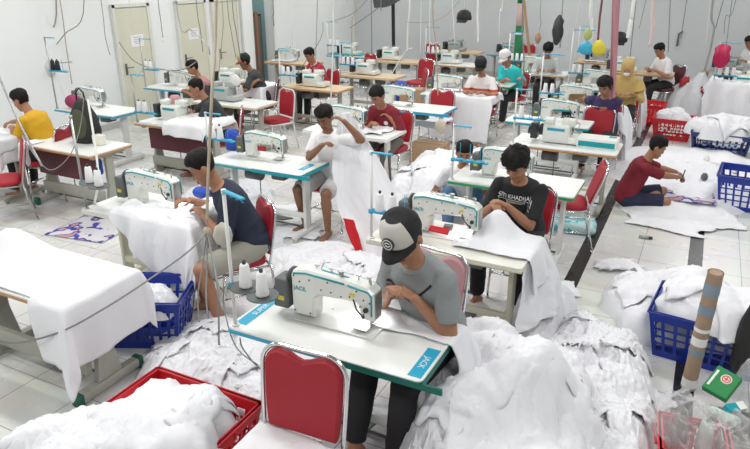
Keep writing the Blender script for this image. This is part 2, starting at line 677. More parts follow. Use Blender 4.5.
        part('handwheel', 'o_wheel', lambda mb: mb.lathe([(0, -.02), (.055, -.02), (.065, 0), (.055, .02), (0, .02)], (.20, 0, .14), 18, Vector((1, 0, 0)).to_track_quat('Z', 'Y')), DARK, t)
        part('motor_box', 'o_motor', lambda mb: mb.rbox((.28, .02, .12), (.08, .13, .18), .01), DARK, t)
        part('accent_band', 'o_acc', lambda mb: mb.box((.02, .1115, .165), (.2, .003, .03)), accent, t)
        part('accent_band', 'o_acc2', lambda mb: mb.box((.02, -.1115, .165), (.2, .003, .03)), accent, t)
    return t


def table(st, loc, rz, label, top=TOPW, edge=BLUE, edge2=None, leg=LEGW, style='T', L=1.2, D=.6, group=None, sticker=None, panel=False):
    t = thing('sewing_table', loc, rz, label, 'table', group)
    def tp(mb):
        r = .035
        pol = []
        for cx, cy, a0 in ((L / 2 - r, D / 2 - r, 0), (-L / 2 + r, D / 2 - r, 90), (-L / 2 + r, -D / 2 + r, 180), (L / 2 - r, -D / 2 + r, 270)):
            for k in range(5):
                a = math.radians(a0 + k * 22.5)
                pol.append((cx + r * math.cos(a), cy + r * math.sin(a)))
        mb.prism(pol, .012, 'z', TT - .006)
        return pol
    part('table_top', 'tt%.2f%.2f' % (L, D), tp, top, t)
    def ed(mb, a=1):
        mb.rbox((0, 0, TT - .027), (L + .003, D + .003, .03), .012)
    part('edge_band', 'te%.2f%.2f' % (L, D), ed, edge, t)
    if edge2:
        part('edge_band', 'te2', lambda mb: mb.box((-L / 4 - .06, D / 2 - .002, TT - .024), (L / 2 + .1, .012, .036)), edge2, t)
        part('edge_band', 'te3', lambda mb: mb.box((-L / 2 + .001, 0, TT - .024), (.010, D + .01, .036)), edge2, t)
    if sticker:
        for (sx, sy, sl, srot, slong) in sticker:
            s = part('sticker', 'stk%.2f' % slong, lambda mb: mb.box((0, 0, .0006), (.075, slong, .0012)), SKYB, t, (sx, sy, TT + .0002), (0, 0, srot))
            s['label'] = 'light blue printed sticker on the table top'
            add_text('sticker_print', sl, .05, TOPW, s, (.018, 0, .0013), (0, 0, PI / 2), .0003)
    if style == 'T':
        for sx in (-1, 1):
            def lg(mb, sx=sx):
                x = sx * (L / 2 - .13)
                mb.rbox((x, 0, .40), (.04, .10, .66), .008)
                mb.rbox((x, 0, .055), (.06, .56, .05), .012)
                mb.rbox((x, 0, TT - .06), (.05, .42, .035), .006)
                for y in (-.25, .25):
                    mb.cyl((x, y, 0), (x, y, .04), .022, n=10)
            part('leg', 'lgT%d%.2f' % (sx, L), lg, leg, t)
        part('crossbar', 'cbT%.2f' % L, lambda mb: mb.rbox((0, .03, .22), (L - .28, .03, .06), .006), leg, t)
    else:
        for sx in (-1, 1):
            def lg(mb, sx=sx):
                x = sx * (L / 2 - .08)
                mb.prism([(-.10, .09), (.10, .09), (.055, .35), (.05, TT - .075), (-.05, TT - .075), (-.055, .35)], .045, 'x', x, .004)
                mb.rbox((x, 0, .055), (.075, .52, .07), .012)
                mb.rbox((x, 0, TT - .06), (.06, .46, .035), .006)
            lgo = part('leg', 'lgK%d%.2f' % (sx, L), lg, leg, t)
            for y in (-.255, .255):
                part('rubber_foot', 'lgF', lambda mb: mb.rbox((0, 0, .05), (.08, .05, .09), .012), mat('dark_green_rubber', (.01, .10, .06), .6), lgo, (sx * (L / 2 - .08), y, 0))
        part('crossbar', 'cbK%.2f' % L, lambda mb: mb.rbox((0, .12, .22), (L - .2, .05, .13), .008), leg, t)
    if panel:
        part('side_panel', 'pan%.2f' % L, lambda mb: mb.box((0, D / 2 - .15, .53), (L - .22, .02, .28)), BURG, t)
    part('motor', 'tmot', lambda mb: (mb.cyl((.08, .02, .60), (.26, .02, .60), .065, n=18), mb.rbox((.17, .02, .69), (.12, .08, .05), .01)), DGREY, t)
    part('control_box', 'tctl', lambda mb: (mb.rbox((-.18, .02, .655), (.16, .16, .12), .01)), DGREY, t)
    part('pedal', 'tped', lambda mb: (mb.box((0, -.06, .10), (.34, .22, .015), Matrix.Rotation(.25, 3, 'X')), mb.cyl((.12, 0, .10), (.12, 0, .6), .006, n=6), mb.cyl((-.45, -.0, .08), (.45, 0, .08), .01, n=6)), DGREY, t)
    return t


def cone_mesh(mb):
    mb.mi = 0
    mb.lathe([(.0, 0), (.034, 0), (.036, .006), (.026, .125), (.022, .133), (.012, .135)], n=16)
    mb.mi = 1
    mb.lathe([(.011, .1345), (.010, .155), (0, .155)], n=8)


def cone(p, m, label, group, s=1.0):
    o = part('thread_cone', 'cone', cone_mesh, [m, DARK], None, p)
    o.scale = (s, s, s)
    return tag(o, label, 'thread cone', group)


def stand(loc, rz, desc, height=.6, tray=.17, kind='disc', cones=2, bars=True, mcone=CONE, pole=LEGW, arm_len=.17, arm_rz=0., tray_rz=0., group=None, top_tray=False, both=False):
    """thread stand: pole clamped to the table corner; arms along local +x"""
    t = thing('thread_stand', loc, rz, desc[0].upper() * 0 + desc, 'thread stand', group)
    part('pole', 'pole%.2f' % height, lambda mb: (mb.cyl((0, 0, -.04), (0, 0, height), .0105, n=10), mb.cyl((0, 0, 0), (0, 0, .012), .022, n=12), mb.cyl((0, 0, height - .005), (0, 0, height + .02), .014, n=10)), pole, t)
    q = Matrix.Rotation(tray_rz, 3, 'Z')
    tr = link('tray', None, t, (0, 0, tray), (0, 0, tray_rz)) if False else None
    spots = []
    if kind == 'disc':
        n = cones
        for k in range(max(n, 2)):
            x = .10 + .145 * k
            y = (.0 if k % 2 == 0 else -.035)
            spots.append((x, y))
            part('tray_disc', 'disc', lambda mb: (mb.lathe([(0, 0), (.082, 0), (.087, .004), (.087, .009), (.08, .009), (.074, .005), (0, .005)], n=24), mb.cyl((0, 0, 0), (0, 0, .17), .003, n=6)), DGREY, t, (q @ Vector((x, y, tray))))
        part('tray_arm', 'trarm%d' % n, lambda mb: (mb.cyl((0, 0, -.006), (.10 + .145 * (n - 1), -.02, -.006), .006, n=8), mb.rbox((0, 0, -.005), (.035, .035, .03), .006)), BLUE, t, (0, 0, tray), (0, 0, tray_rz))
    else:
        def bar(mb):
            mb.rbox((.17, 0, .0), (.36, .05, .016), .005)
            mb.rbox((0, 0, 0), (.035, .04, .035), .006)
            for k in range(3):
                mb.lathe([(0, .008), (.045, .008), (.045, .013), (0, .013)], (.07 + .10 * k, 0, 0), 16)
                mb.cyl((.07 + .10 * k, 0, 0), (.07 + .10 * k, 0, .17), .003, n=6)
        part('tray_bar', 'bar', bar, SKYB, t, (0, 0, tray), (0, 0, tray_rz))
        spots = [(.07 + .10 * k, 0) for k in range(3)]
    if bars:
        def ub(mb):
            mb.rbox((arm_len / 2, 0, 0), (arm_len, .028, .012), .004)
            for k in range(3):
                mb.tube([(arm_len * (.35 + .28 * k), 0, .004), (arm_len * (.35 + .28 * k), 0, -.02), (arm_len * (.35 + .28 * k), .012, -.024)], .0025, 5)
        part('guide_arm', 'ub%.2f' % arm_len, ub, SKYB, t, (0, 0, height + .012), (0, 0, arm_rz))
    Rz = Matrix.Rotation(rz, 4, 'Z')
    out = []
    for k, (x, y) in enumerate(spots[:cones]):
        p = Vector(loc) + Rz @ (q @ Vector((x, y, tray + (.010 if kind == 'disc' else .014))))
        out.append(p)
    return t, out


def thread_line(st, pts, r=.0012):
    pass


# ------------------------------------------------------------------ red banquet chair; sitter faces local +y
def chair(loc, rz, label, m=RED, frame=CHROME, group=None, seat_m=None, tilt=.16, csc=1.0):
    t = thing('banquet_chair', loc, rz, label, 'chair', group)
    t.scale = (csc, csc, csc)
    seat_m = seat_m or m
    def seat(mb):
        w, d = .21, .21
        rings = []
        for z, k in ((.425, .9), (.43, .98), (.45, 1.0), (.475, .98), (.487, .85), (.490, .5)):
            ring = []
            for i in range(28):
                a = 2 * PI * i / 28
                c, s = math.cos(a), math.sin(a)
                x = w * k * math.copysign(abs(c) ** .5, c)
                y = d * k * math.copysign(abs(s) ** .5, s)
                ring.append((x, y + .02, z))
            rings.append(ring)
        mb.loft(rings)
    part('seat', 'ch_seat', seat, seat_m, t)
    def outline(e=0.0):
        pts = []
        W, B, T = .195 + e, .50 - e, .90 + e
        pts += [(-W * .88, B), (W * .88, B), (W * .93, B + .03)]
        pts += [(W * .985, .66), (W, .78)]
        for k in range(6):
            a = math.radians(k * 16)
            pts.append((W - .085 + .085 * math.cos(a), T - .085 + .085 * math.sin(a)))
        pts += [(.07, T - .008), (.03, T - .026), (0, T - .034 + e * .5), (-.03, T - .026), (-.07, T - .008)]
        for k in range(6):
            a = math.radians(80 + k * 18)
            pts.append((-W + .085 + .085 * math.cos(a), T - .085 + .085 * math.sin(a)))
        pts += [(-W, .78), (-W * .985, .66), (-W * .93, B + .03)]
        return pts
    def lean(mb):
        mb.X = Matrix.Translation((0, -.19, .45)) @ Matrix.Rotation(tilt, 4, 'X') @ Matrix.Translation((0, 0, -.45))
    def back(mb):
        lean(mb)
        mb.smooth = True
        mb.prism(outline(), .045, 'y', 0, .014)
    part('backrest', 'ch_back%.2f' % tilt, back, m, t)
    def bf(mb):
        lean(mb)
        W = .212
        pts = [(-W * .97, .005, .40), (-W * .97, 0, .5), (-W, 0, .7), (-W, 0, .80)]
        for k in range(7):
            a = math.radians(180 - k * 15)
            pts.append((-W + .1 + .1 * math.cos(a), 0, .815 + .1 * math.sin(a)))
        pts.append((0, 0, .912))
        pts = pts + [(-p[0], p[1], p[2]) for p in reversed(pts[:-1])]
        mb.tube(pts, .011, 8)
    part('back_frame', 'ch_bf%.2f' % tilt, bf, frame, t)
    def sf(mb):
        mb.tube([(-.205, -.19, .415), (-.205, .2, .415), (.205, .2, .415), (.205, -.19, .415), (-.205, -.19, .415)], .010, 8)
        mb.tube([(-.19, .19, .22), (.19, .19, .22)], .008, 6)
        mb.tube([(-.205, .21, .2), (-.205, -.22, .2)], .008, 6)
        mb.tube([(.205, .21, .2), (.205, -.22, .2)], .008, 6)
    part('seat_frame', 'ch_sf', sf, frame, t)
    for sx in (-1, 1):
        part('leg', 'ch_lf%d' % sx, lambda mb, sx=sx: (mb.tube([(sx * .2, .19, .42), (sx * .205, .24, 0.01)], .0105, 8), mb.cyl((sx * .205, .24, 0), (sx * .205, .238, .02), .015, n=8)), frame, t)
        part('leg', 'ch_lr%d' % sx, lambda mb, sx=sx: (mb.tube([(sx * .205, -.19, .44), (sx * .21, -.21, .25), (sx * .21, -.27, 0.01)], .0105, 8), mb.cyl((sx * .21, -.27, 0), (sx * .21, -.268, .02), .015, n=8)), frame, t)
    return t


# ------------------------------------------------------------------ slotted plastic crate
def crate(loc, rz, W, D, Hh, m, label, group=None, nx=9, nz=4, rib=True):
    t = thing('plastic_crate', loc, rz, label, 'crate', group)
    def wall(mb, a, b):
        """lattice wall from bottom corners a->b, leaning outwards"""
        a, b = Vector(a), Vector(b)
        u = (b - a)
        L = u.length
        u.normalize()
        n = Vector((u.y, -u.x, 0))
        fl = .06 * Hh / .35
        n_ = max(3, int(round(nx * L / max(W, D))))
        R = Matrix((u, n, Vector((0, 0, 1)))).transposed()
        def pt(s, z):
            k = z / Hh
            return a + u * (s + (s - L / 2) / L * 2 * fl * k) + n * (fl * k) + Vector((0, 0, z))
        def strip(s0, s1, z0, z1, th=.004):
            vs = []
            for off in (-th, th):
                for (s, z) in ((s0, z0), (s1, z0), (s1, z1), (s0, z1)):
                    vs.append(mb._v(pt(s, z) + n * off))
            for f in ((3, 2, 1, 0), (4, 5, 6, 7), (0, 1, 5, 4), (1, 2, 6, 5), (2, 3, 7, 6), (3, 0, 4, 7)):
                mb._f([vs[i] for i in f], False)
        strip(0, L, 0, Hh * .14)
        strip(0, L, Hh * .80, Hh, .006)
        strip(-.002, L + .002, Hh * .955, Hh, .016)
        for k in range(1, nz):
            z = Hh * (.14 + .66 * k / nz)
            strip(0, L, z - Hh * .018, z + Hh * .018)
        for k in range(n_ + 1):
            s = L * k / n_
            w = .010 if 0 < k < n_ else .022
            strip(max(0, s - w), min(L, s + w), Hh * .12, Hh * .82, .0045)
    def body(mb):
        c = [(-W / 2, -D / 2, 0), (W / 2, -D / 2, 0), (W / 2, D / 2, 0), (-W / 2, D / 2, 0)]
        for i in range(4):
            wall(mb, c[i], c[(i + 1) % 4])
        mb.box((0, 0, .006), (W, D, .012))
    part('basket', 'cr%.2f%.2f%.2f' % (W, D, Hh), body, m, t)
    def handles(mb):
        fl = .06 * Hh / .35
        for s in (-1, 1):
            mb.tube([(s * (W / 2 + fl + .004), -.09, Hh * .93), (s * (W / 2 + fl + .02), -.08, Hh * .86), (s * (W / 2 + fl + .02), .08, Hh * .86), (s * (W / 2 + fl + .004), .09, Hh * .93)], .008, 6)
    part('handle', 'crh%.2f%.2f%.2f' % (W, D, Hh), handles, m, t)
    return t
# ================================================================== cloth
def curtain(name, L, R, m, label, cat='cloth', folds=5, amp=.03, nu=40, nv=40, group=None, parent=None, seed=0, sag=0.0, push=None, hem=.0):
    """hanging sheet between a left and a right 3-D edge (top to bottom)"""
    Lp, Rp = smoothpath(L, 8), smoothpath(R, 8)
    def at(P, t):
        x = t * (len(P) - 1)
        i = min(int(x), len(P) - 2)
        return P[i].lerp(P[i + 1], x - i)
    mb = MB()
    def P(u, v):
        a, b = at(Lp, v), at(Rp, v)
        d = b - a
        p = a.lerp(b, u)
        dn = at(Lp, min(1, v + .03)) - at(Lp, max(0, v - .03))
        n = d.cross(dn)
        n = n.normalized() if n.length > 1e-6 else Vector((0, 1, 0))
        k = min(1, .15 + v * 1.2)
        w = math.sin(u * folds * 2 * PI + 2.2 * N3(v * 1.5, seed) + seed) * .6 + N3(u * folds * 1.7, v * 1.6, seed) * 1.1
        p = p + n * (amp * k * w) + n * (ridged(u * 2 + seed, v * 2.6, seed) * amp * .6)
        p.z -= sag * math.sin(PI * u) * (1 - v * .5)
        if hem and v > .9:
            p.z += hem * N3(u * 6, seed) * (v - .9) * 10
        return p
    mb.grid(P, nu, nv)
    me = mb.mesh(name)
    o = build(name, me, m, parent)
    so = o.modifiers.new('thickness', 'SOLIDIFY')
    so.thickness = .003
    if label:
        tag(o, label, cat, group)
    return o


def drape(name, rect, top, uv, m, label, cat='cloth', seed=0, n=90, fold=.022, group=None, lump=.010, hemn=.06, hfun=None, rz=0, center=None, floor=.01, noise_edge=True, vlo=None, ulift=None):
    """sheet lying on a table `rect`=(x0,x1,y0,y1) whose flat extent is `uv`; what passes the edge hangs"""
    x0, x1, y0, y1 = rect
    u0, u1, v0, v1 = uv
    cx, cy = (x0 + x1) / 2, (y0 + y1) / 2
    mb = MB()
    asp = (v1 - v0) / (u1 - u0)
    nu = n
    nv = max(10, int(n * asp))
    def P(a, b):
        ea = hemn * N3(b * 3.1, seed, 1.0)
        eb = hemn * N3(a * 3.1, seed, 5.0)
        u = u0 + (u1 - u0) * a + (ea if a < .5 else -ea) * abs(2 * a - 1)
        v = v0 + (v1 - v0) * b + (eb if b < .5 else -eb) * abs(2 * b - 1)
        if vlo:
            vb = vlo(u)
            v = vb + (v1 - vb) * b
        px, py = min(max(u, x0), x1), min(max(v, y0), y1)
        du, dv = u - px, v - py
        z = top
        if du == 0 and dv == 0:
            z += .004 + max(0, lump * (ridged(u * 3.2, v * 3.2, seed) + .55))
            edge = min(u - x0, x1 - u, v - y0, y1 - v)
            if hfun:
                z += hfun(u, v) * min(1, max(0, edge / .05))
            return Vector((px, py, z))
        au, av = abs(du), abs(dv)
        d = max(au, av) + .35 * min(au, av)
        o = Vector((du, dv, 0)).normalized()
        s = (u if av >= au else v)
        bulge = .012 + .03 * (1 - math.exp(-d * 6))
        k = 1 - math.exp(-d * 4)
        w = math.sin(s * 19 + 3 * N3(s * 2, d * 1.2, seed)) * .6 + ridged(s * 3, d * 1.2, seed) * .9
        out = bulge + fold * k * (w + .9)
        if au > 0 and av > 0:
            out += min(au, av) * .35
        z = top - max(0, d - .01) + .003
        if z < floor:
            out += (floor - z) * .8
            z = floor + .012 * (1 + N3(u * 9, v * 9, seed))
        return Vector((px, py, z)) + o * out
    mb.grid(P, nu, nv)
    me = mb.mesh(name)
    o = build(name, me, m)
    so = o.modifiers.new('thickness', 'SOLIDIFY')
    so.thickness = .003
    so.offset = 1
    tag(o, label, cat, group)
    return o


class Heap:
    """a mound of soft fabric: height field with folds, pushed sideways so folds overhang"""
    def __init__(self, cx, cy, rx, ry, h, seed, rz=0.0, rough=.07, lobes=.18, flat=.55, base=0.0, fs=3.3):
        self.__dict__.update(locals())

    def height(self, x, y):
        c, s = math.cos(-self.rz), math.sin(-self.rz)
        dx, dy = x - self.cx, y - self.cy
        u, v = (dx * c - dy * s) / self.rx, (dx * s + dy * c) / self.ry
        r = math.hypot(u, v)
        a = math.atan2(v, u)
        lob = 1 + self.lobes * N3(math.cos(a) * 1.6, math.sin(a) * 1.6, self.seed) * 2
        r /= lob
        if r >= 1:
            return 0
        prof = (1 - r ** 2.2) ** self.flat
        e = min(1, (1 - r) * 5)
        big = 1 + .6 * N3(x * 2.6, y * 2.6, self.seed + 3)
        rid = ridged(x * self.fs, y * self.fs, self.seed)
        rid2 = ridged(x * self.fs * 2.6 + 4, y * self.fs * 2.6, self.seed + 2)
        return max(0.002, self.h * prof * big + self.rough * (rid + .25) * e + self.rough * .6 * rid2 * e + self.rough * .22 * ridged(x * self.fs * 6, y * self.fs * 6 + 3, self.seed + 5) * e)

    def mesh(self, n=110):
        mb = MB()
        R = 1.25
        def P(a, b):
            ang = 2 * PI * a
            rr = b * R
            c, s = math.cos(self.rz), math.sin(self.rz)
            u, v = math.cos(ang) * rr * self.rx, math.sin(ang) * rr * self.ry
            lob = 1 + self.lobes * N3(math.cos(ang) * 1.6, math.sin(ang) * 1.6, self.seed) * 2
            k = min(1, lob / R)
            u *= k
            v *= k
            x, y = self.cx + u * c - v * s, self.cy + u * s + v * c
            z = self.height(x, y) if b < .999 else 0.0
            k2 = min(1, z / .06) * .03
            ox = k2 * N3(x * 7, y * 7, self.seed + 20)
            oy = k2 * N3(x * 7, y * 7, self.seed + 30)
            return Vector((x + ox, y + oy, self.base + z))
        mb.grid(P, int(n * 1.7), n, closed=True)
        return mb

    def build(self, name, m, label, cat='fabric heap', n=110, group=None, kind=None):
        me = self.mesh(n).mesh(name)
        return tag(build(name, me, m), label, cat, group, kind)


def lying(name, hf, cx, cy, w, l, rz, m, label, seed, cat='fabric piece', group=None, off=.012, n=34, wr=.02, curl=.03):
    """a separate piece of cloth following the surface hf(x, y) it lies on"""
    mb = MB()
    c, s = math.cos(rz), math.sin(rz)
    def P(a, b):
        u = (a - .5) * w * (1 + .25 * N3(b * 2, seed, 2))
        v = (b - .5) * l * (1 + .25 * N3(a * 2, seed, 7))
        u += .12 * w * N3(b * 2.5, seed, 3)
        x, y = cx + u * c - v * s, cy + u * s + v * c
        # slack: sample a smoothed surface under the piece
        nb_ = [hf(x, y), hf(x + .04, y), hf(x - .04, y), hf(x, y + .04), hf(x, y - .04)]
        z = max(nb_) * .7 + sum(nb_) / 5 * .3
        r = ridged(a * 2.4 + seed, b * 2.4 * l / w, seed)
        z = max(z, nb_[0]) + off + wr * max(0, r + .45)
        e = max(abs(2 * a - 1), abs(2 * b - 1))
        z += curl * max(0, N3(a * 4, b * 4, seed + 5)) * e ** 4 - off * .9 * max(0, e - .85) / .15
        return Vector((x + .02 * N3(a * 5, b * 5, seed), y + .02 * N3(a * 5, b * 5, seed + 8), z))
    mb.grid(P, n, int(n * max(.6, min(2, l / w))))
    me = mb.mesh(name)
    o = build(name, me, m)
    so = o.modifiers.new('thickness', 'SOLIDIFY')
    so.thickness = .002
    return tag(o, label, cat, group)
# ================================================================== people
HEADP = [(-.120, .012, .062, .035), (-.112, .030, .078, .012), (-.092, .046, .086, -.015), (-.062, .058, .086, -.045), (-.03, .066, .085, -.068), (.0, .071, .082, -.083),
         (.028, .0745, .084, -.092), (.055, .076, .086, -.096), (.082, .071, .078, -.090), (.102, .058, .062, -.073), (.116, .038, .038, -.046), (.123, .012, .006, -.014)]


def head_rings(grow=0.0, zmin=None, n=24):
    rings = []
    for z, w, yf, yb in HEADP:
        if zmin is not None and z < zmin:
            continue
        yc, hy = (yf + yb) / 2, (yf - yb) / 2
        zz = z + (grow if z > .05 else 0) * (z - .05) / .07
        ring = []
        for i in range(n):
            a = 2 * PI * i / n
            c, s = math.cos(a), math.sin(a)
            ring.append(Vector(((w + grow) * math.copysign(abs(c) ** .9, c), yc + (hy + grow) * math.copysign(abs(s) ** .9, s), zz)))
        rings.append(ring)
    return rings


def remeshed(mb, voxel, smooth=3, wr=0.0, wseed=0, wf=9.0, open_=None):
    me = mb.mesh('tmp')
    o = bpy.data.objects.new('tmp', me)
    COL.objects.link(o)
    r = o.modifiers.new('r', 'REMESH')
    r.mode = 'VOXEL'
    r.voxel_size = voxel
    s = o.modifiers.new('s', 'SMOOTH')
    s.factor = .5
    s.iterations = smooth
    dg = bpy.context.evaluated_depsgraph_get()
    out = bpy.data.meshes.new_from_object(o.evaluated_get(dg))
    bpy.data.objects.remove(o)
    bpy.data.meshes.remove(me)
    if wr:
        no = [v.normal.copy() for v in out.vertices]
        for v, nn in zip(out.vertices, no):
            p = v.co
            k = ridged(p.x * wf * .5 + p.z * 2, p.z * wf * .6 + p.y * 3, wseed)
            v.co = p + nn * (wr * k)
    for p in out.polygons:
        p.use_smooth = True
    return out


def ik(a, b, l1, l2, pole):
    a, b = Vector(a), Vector(b)
    d = b - a
    L = min(d.length, (l1 + l2) * .995)
    d = d.normalized()
    b2 = a + d * L
    x = (l1 * l1 - l2 * l2 + L * L) / (2 * L)
    h = math.sqrt(max(l1 * l1 - x * x, 0))
    pl = Vector(pole)
    pl = (pl - d * pl.dot(d))
    pl = pl.normalized() if pl.length > 1e-5 else Vector((0, 0, -1))
    return a + d * x + pl * h, b2


def limb(mb, a, b, ra, rb, n=12, flat_end=False):
    mb.cyl(a, b, ra, rb, n)
    mb.ball(a, ra, n, 8)
    if not flat_end:
        mb.ball(b, rb, n, 8)


def hand(mb, w, d, nrm, side, s=1.0, curl=.55, pinch=False):
    """palm from wrist w along d, palm normal nrm (the way the palm faces), side=+1 left / -1 right thumb"""
    d = d.normalized()
    nrm = (nrm - d * nrm.dot(d)).normalized()
    x = d.cross(nrm) * side      # towards the thumb
    R = Matrix((x, d, -nrm)).transposed()
    c = w + d * .045 * s
    mb.ball(c, (.040 * s, .052 * s, .016 * s), 14, 8, R)
    mb.cyl(w - d * .012, w + d * .02, .024 * s, .026 * s, 10)
    for k, (off, ln) in enumerate(((.028, .070), (.0095, .079), (-.0095, .073), (-.027, .058))):
        p = w + d * (.080 * s) + x * off * s
        ang = .15
        r = .0085 * s
        prev = w + d * (.05 * s) + x * off * .8 * s
        mb.tube([prev, p], r * 1.05, 8)
        for j, f in enumerate((.45, .30, .25)):
            ang += curl * (1.0 if j else .8) + (.10 * k if pinch else 0)
            q = p + (d * math.cos(ang) + nrm * math.sin(ang)) * ln * f * s
            mb.cyl(p, q, r, r * .92, 8)
            mb.ball(q, r * .95, 8, 6)
            p = q
            r *= .92
    p = w + d * .022 * s + x * .026 * s
    dirs = [(x * .75 + d * .62 + nrm * .25), (x * .25 + d * .85 + nrm * .5), (x * -.05 + d * .8 + nrm * .6)]
    r = .0105 * s
    for dd, ln in zip(dirs, (.040, .032, .026)):
        q = p + dd.normalized() * ln * s
        mb.cyl(p, q, r, r * .92, 8)
        mb.ball(q, r * .95, 8, 6)
        mb.ball(p, r, 8, 6)
        p = q
        r *= .92




def person(loc, rz, label, seat=.485, lean=.35, twist=0.0, head_pitch=.5, head_yaw=0.0, head_roll=0.0, lh=None, rh=None, lf=None, rf=None,
           shirt=None, sleeve=.55, pants=None, pants_len='long', skin=0, hair='short', cap=None, near=False, local=False, elbow=.35, sit='chair', scale=1.0, PS=1.0,
           collar=None, shirt2=None, seed=1, female=False, hairz=0.0, lknee=None, rknee=None, hide_legs=False, shoes=None, roll=0.0, pinch=True, palm=(0, 0, -1)):
    t = thing('person', loc, rz, label, 'person')
    t.scale = (PS, PS, PS)
    seat = seat / PS
    inv = (Matrix.Translation(loc) @ Matrix.Rotation(rz, 4, 'Z') @ Matrix.Scale(PS, 4)).inverted()
    def T(p, default):
        if p is None:
            return Vector(default)
        return Vector(p) if local else inv @ Vector(p)
    S = scale
    hz = seat + .09
    # spine
    pts = []
    p = Vector((0, 0, hz))
    N = 13
    for k in range(N + 1):
        f = k / N
        a = lean * (.55 + .75 * f)
        dirv = Vector((roll * f, math.sin(a), math.cos(a))).normalized()
        tw = twist * f
        side = Vector((math.cos(tw), math.sin(tw), -roll * f)).normalized()
        fw = side.cross(dirv) * -1
        if fw.y < 0 and abs(twist) < 1.2:
            fw = -fw
        side = side.normalized()
        pts.append((p.copy(), dirv, side, fw.normalized()))
        p = p + dirv * (.52 * S / N)
    def at(f):
        x = max(0, min(1, f)) * N
        i = min(int(x), N - 1)
        k = x - i
        A, B = pts[i], pts[i + 1]
        return [A[j].lerp(B[j], k) for j in range(4)]
    def torso(mb, table_, ext=0.0, n=28):
        rings = []
        for f, rx, ry, dy in table_:
            c, d, s, w = at(f)
            if f < 0:
                c = c + Vector((0, 0, 1)) * f * .52
            ring = []
            for i in range(n):
                a = 2 * PI * i / n
                ca, sa = math.cos(a), math.sin(a)
                ring.append(c + s * ((rx + ext) * math.copysign(abs(ca) ** .85, ca)) + w * ((ry + ext) * math.copysign(abs(sa) ** .85, sa) + dy))
            rings.append(ring)
        mb.loft(rings)
    BT = [(-.14, .10, .08, 0), (-.06, .16, .11, 0), (.05, .165, .12, 0), (.25, .145, .108, .005), (.45, .150, .110, .008), (.65, .165, .112, .0), (.80, .172, .100, -.005), (.88, .150, .082, -.008), (.94, .10, .065, -.006), (1.0, .058, .056, 0)]
    if female:
        BT = [(a, b * .92, c * (1.0 if a < .5 or a > .8 else 1.12), d) for a, b, c, d in BT]
    nb, nd, ns, nw = at(1.0)
    hp = Vector((0, math.sin(lean * .9), math.cos(lean * .9)))
    hc = nb + Vector((roll, math.sin(lean * .8 + .12), math.cos(lean * .8 + .12))).normalized() * .165 * S
    HM = Matrix.Translation(hc) @ Matrix.Rotation(head_yaw, 4, 'Z') @ Matrix.Rotation(-head_pitch, 4, 'X') @ Matrix.Rotation(head_roll, 4, 'Y') @ Matrix.Scale(S * 1.05, 4)
    # joints
    c84, d84, s84, w84 = at(.84)
    shL, shR = c84 - s84 * .168, c84 + s84 * .168      # facing +y: left hand is on -x
    LH = T(lh, (-.13, .42, TT + .05))
    RH = T(rh, (.13, .42, TT + .05))
    elL, wrL = ik(shL, LH - (LH - shL).normalized() * .06, .285, .25, (-elbow - .15, -.25, -.8))
    elR, wrR = ik(shR, RH - (RH - shR).normalized() * .06, .285, .25, (elbow + .15, -.25, -.8))
    hipL, hipR = Vector((-.09, .02, hz - .01)), Vector((.09, .02, hz - .01))
    LF = T(lf, (-.14, .46, .08))
    RF = T(rf, (.14, .46, .08))
    knL, anL = ik(hipL, LF, .43, .42, lknee or (-.15, .8, 1))
    knR, anR = ik(hipR, RF, .43, .42, rknee or (.15, .8, 1))
    # --- body
    vox = .0075 if near else .0105
    mb = MB()
    torso(mb, BT)
    limb(mb, nb - nd * .03, hc - hp * .06 + Vector((0, -.01, 0)), .056, .050, 14)
    for sh, el, wr in ((shL, elL, wrL), (shR, elR, wrR)):
        limb(mb, sh, el, .050, .039, 12)
        mid = el.lerp(wr, .3)
        limb(mb, el, mid, .038, .041, 12)
        limb(mb, mid, wr, .041, .026, 12)
    for hip, kn, an, ft in ((hipL, knL, anL, -1), (hipR, knR, anR, 1)):
        limb(mb, hip, kn, .082, .055, 14)
        mid = kn.lerp(an, .3)
        limb(mb, kn, mid, .052, .055, 12)
        limb(mb, mid, an, .055, .034, 12)
        fd = Vector((ft * .18, 1, 0)).normalized()
        if sit == 'floor':
            fd = (an - kn).normalized() * .3 + Vector((0, .2, 0)).cross(Vector((0, 0, 1))) + Vector((0, 1, 0))
            fd = Vector((fd.x, fd.y, 0)).normalized()
        heel = an + Vector((0, 0, -.04)) - fd * .03
        mb.ball(heel, (.036, .036, .036), 10)
        mb.cyl(an, heel, .034, .034, 10)
        limb(mb, heel, heel + fd * .13 + Vector((0, 0, -.008)), .036, .030, 10)
        mb.ball(heel + fd * .17 + Vector((0, 0, -.012)), (.042, .05, .020), 10)
    # head into the same surface
    hm = MB()
    old = mb.X
    mb.X = HM
    mb.loft(head_rings())
    # nose, cheek, ears, chin
    mb.loft([[Vector((-.007, .080, .018)), Vector((.007, .080, .018)), Vector((.007, .070, .018)), Vector((-.007, .070, .018))],
             [Vector((-.010, .096, -.012)), Vector((.010, .096, -.012)), Vector((.013, .070, -.012)), Vector((-.013, .070, -.012))],
             [Vector((-.016, .103, -.030)), Vector((.016, .103, -.030)), Vector((.020, .072, -.032)), Vector((-.020, .072, -.032))],
             [Vector((-.012, .092, -.040)), Vector((.012, .092, -.040)), Vector((.014, .072, -.041)), Vector((-.014, .072, -.041))]])
    for s in (-1, 1):
        mb.ball((s * .078, -.010, -.008), (.010, .020, .032), 10, 8, Matrix.Rotation(s * -.25, 3, 'Z'))
        mb.ball((s * .036, .066, -.028), (.024, .018, .024), 10, 8)
        mb.ball((s * .030, .076, .024), (.024, .010, .008), 10, 6)
    mb.ball((0, .078, -.098), (.022, .014, .014), 10, 6)
